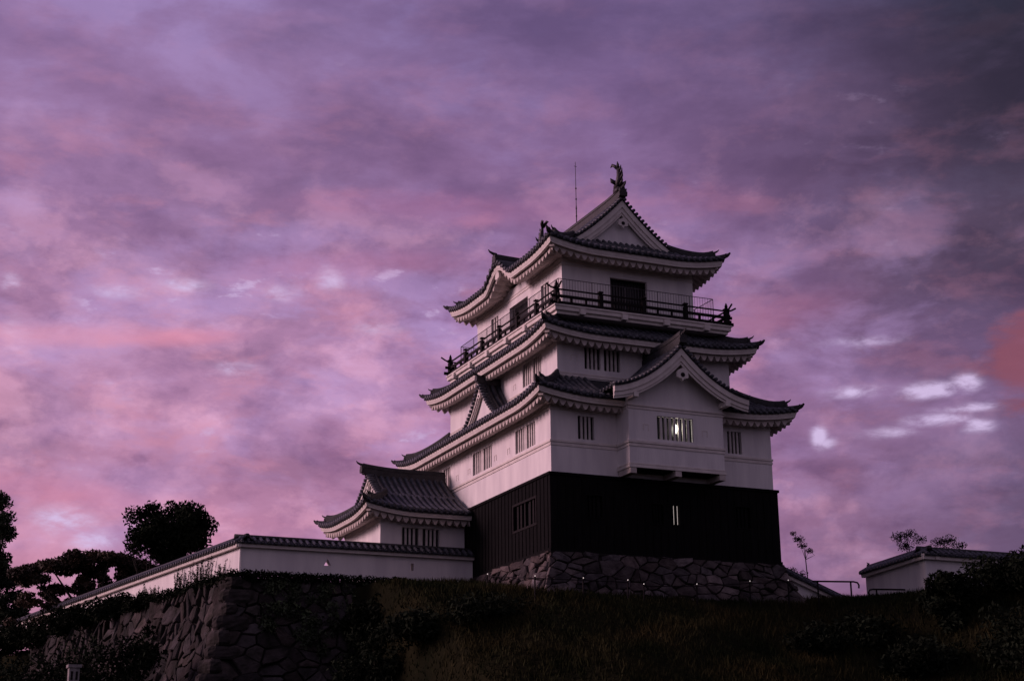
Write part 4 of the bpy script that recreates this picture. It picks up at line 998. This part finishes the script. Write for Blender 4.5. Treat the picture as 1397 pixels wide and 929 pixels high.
for i, (s, r, h, lb) in enumerate([(12.6, .9, .7, 'small shrub on the ledge at the left end of the branching weeds'), (16.5, 1.3, 1.0, 'rounded ledge shrub against the white wall left of the upright weeds'), (21, 1.6, .7, 'low wide ledge shrub at the foot of the white wall'),
      (26, 1.7, 1.2, 'ledge shrub reaching the coping half way along the left stretch of the wall'), (32, 1.9, .9, 'ledge shrub on the far half of the left stretch of the wall'), (39, 2.0, 1.2, 'tall ledge shrub on the white wall beside the left border tree'), (47, 2.4, 1.5, 'farthest ledge shrub on the white wall at the left picture edge')]):
    shrub(lb, C0[0]+dl.x*s-.9, C0[1]+dl.y*s, r, h, int(2600+900*r), 120+i, 'leafdark', z=-.75)
# ivy on the rampart
iv = MB(); rg_ = random.Random(4); cl = []
for i in range(105):
    s = rg_.uniform(1.6, 8.9); v = rg_.uniform(0, 5.6)*(.35+.65*s/8.6) if s < 5 else rg_.uniform(0, 5.6); out = .2*v+.018*v*v
    cl.append((cN.x+s, cN.y-out-.12, -.62-v, rg_.uniform(.25, .55), .35))
leaves(iv, cl, 8500, .11, 71, .2, .9, (.6, 2.6)); tag(iv.build('climbing_ivy', 'leaf'), 'ivy hanging over the right face of the stone rampart', 'ivy')
tp = MB(); cl = [(cN.x+.3+i*.32, cN.y-.05, -.55, .38, .30) for i in range(30)]+[(cN.x+dl.x*i*.5, cN.y+dl.y*i*.5+.1, -.62-.1*math.sin(i*1.7), .42, .38) for i in range(46)]
leaves(tp, cl, 11000, .10, 72, .1, .9, (.6, 1.3)); tag(tp.build('ledge_undergrowth', 'leafdark'), 'undergrowth along the ledge between the white wall and the rampart', None, kind='stuff')
# tall dry weeds against the wall
def weeds(label, s0, s1, n, h, seed):
    p0 = Vector((C0[0]+dl.x*s0-.45, C0[1]+dl.y*s0)); t_ = thing('tall_weeds', label, 'weeds', (p0.x, p0.y, -.5), 'tall weeds growing against the white wall'); m_ = MB(); rg = random.Random(seed); cl = []
    for i in range(n):
        s = rg.uniform(s0, s1); b = Vector((C0[0]+dl.x*s-.5+rg.uniform(-.1, .1), C0[1]+dl.y*s, -.55)); hh = h*rg.uniform(.5, 1); a = rg.uniform(-.35, .35)
        e_ = b+Vector((a*.3, -a, hh)); m_.tube([b, b.lerp(e_, .5)+Vector((0, 0, .05)), e_], [.02, .014, .006], 4)
        for k in range(7): q = b.lerp(e_, .45+.55*k/6); cl.append((q.x, q.y, q.z, .07))
    m_.build('stems', 'bark', t_); c = MB(); leaves(c, cl, len(cl)*7, .045, seed, .1, 1.); c.build('seed_heads', 'leafdark', t_)
weeds('tuft of tall dry weeds nearest the corner of the white wall', 1.2, 2.2, 7, 1.1, 81)
weeds('wide stand of tall branching weeds in the middle of the lit white wall', 3.2, 8.4, 34, 1.5, 82)
weeds('upright dark weeds left of the branching stand', 11.0, 14.5, 20, 1.3, 83)
# grass on the slope
def grass(n, box, seed, h=(.12, .42)):
    rg = np.random.default_rng(seed); x = rg.uniform(box[0], box[1], n); y_ = rg.uniform(box[2], box[3], n)
    keepm = ~((x > -.9) & (x < 14.4) & (y_ > -1.0)) & ~((y_ > 7.2)) & ~((x < -8.2) & (y_ > 5.5))
    x, y_ = x[keepm], y_[keepm]; n = len(x); z = height(x, y_)-.02
    patch = .5+.5*np.sin(x*.7+1.3*np.sin(y_*.5))*np.sin(y_*.9+x*.3); hh = rg.uniform(h[0], h[1], n)*(.55+.7*patch); a = rg.uniform(0, 2*math.pi, n); w = rg.uniform(.02, .045, n); ln = rg.uniform(-.5, .5, (n, 2))*hh[:, None]
    b = np.stack([x, y_, z], 1); dx = np.stack([np.cos(a)*w, np.sin(a)*w, 0*a], 1); t = b+np.stack([ln[:, 0], ln[:, 1], hh], 1)
    v = np.stack([b-dx, b+dx, t], 1).reshape(-1, 3); g = MB(); g.v = [tuple(q) for q in v.tolist()]; g.f = [(3*i, 3*i+1, 3*i+2) for i in range(n)]
    g.t = [(float(q)*(1+.25*float(p)), float(q)*(1+.05*float(p)), float(q)*.9) for q, p in zip(rg.uniform(.6, 1.35, n), np.clip(patch*1.6-.5, 0, 1))]
    return g
g = grass(120000, (-13, 24, -18, 9.6), 90); tag(g.build('grass', 'grass'), 'rough dark grass covering the castle hillside', None, kind='stuff')
for o in list(bpy.data.objects):
    if '_o' in o: del o['_o']
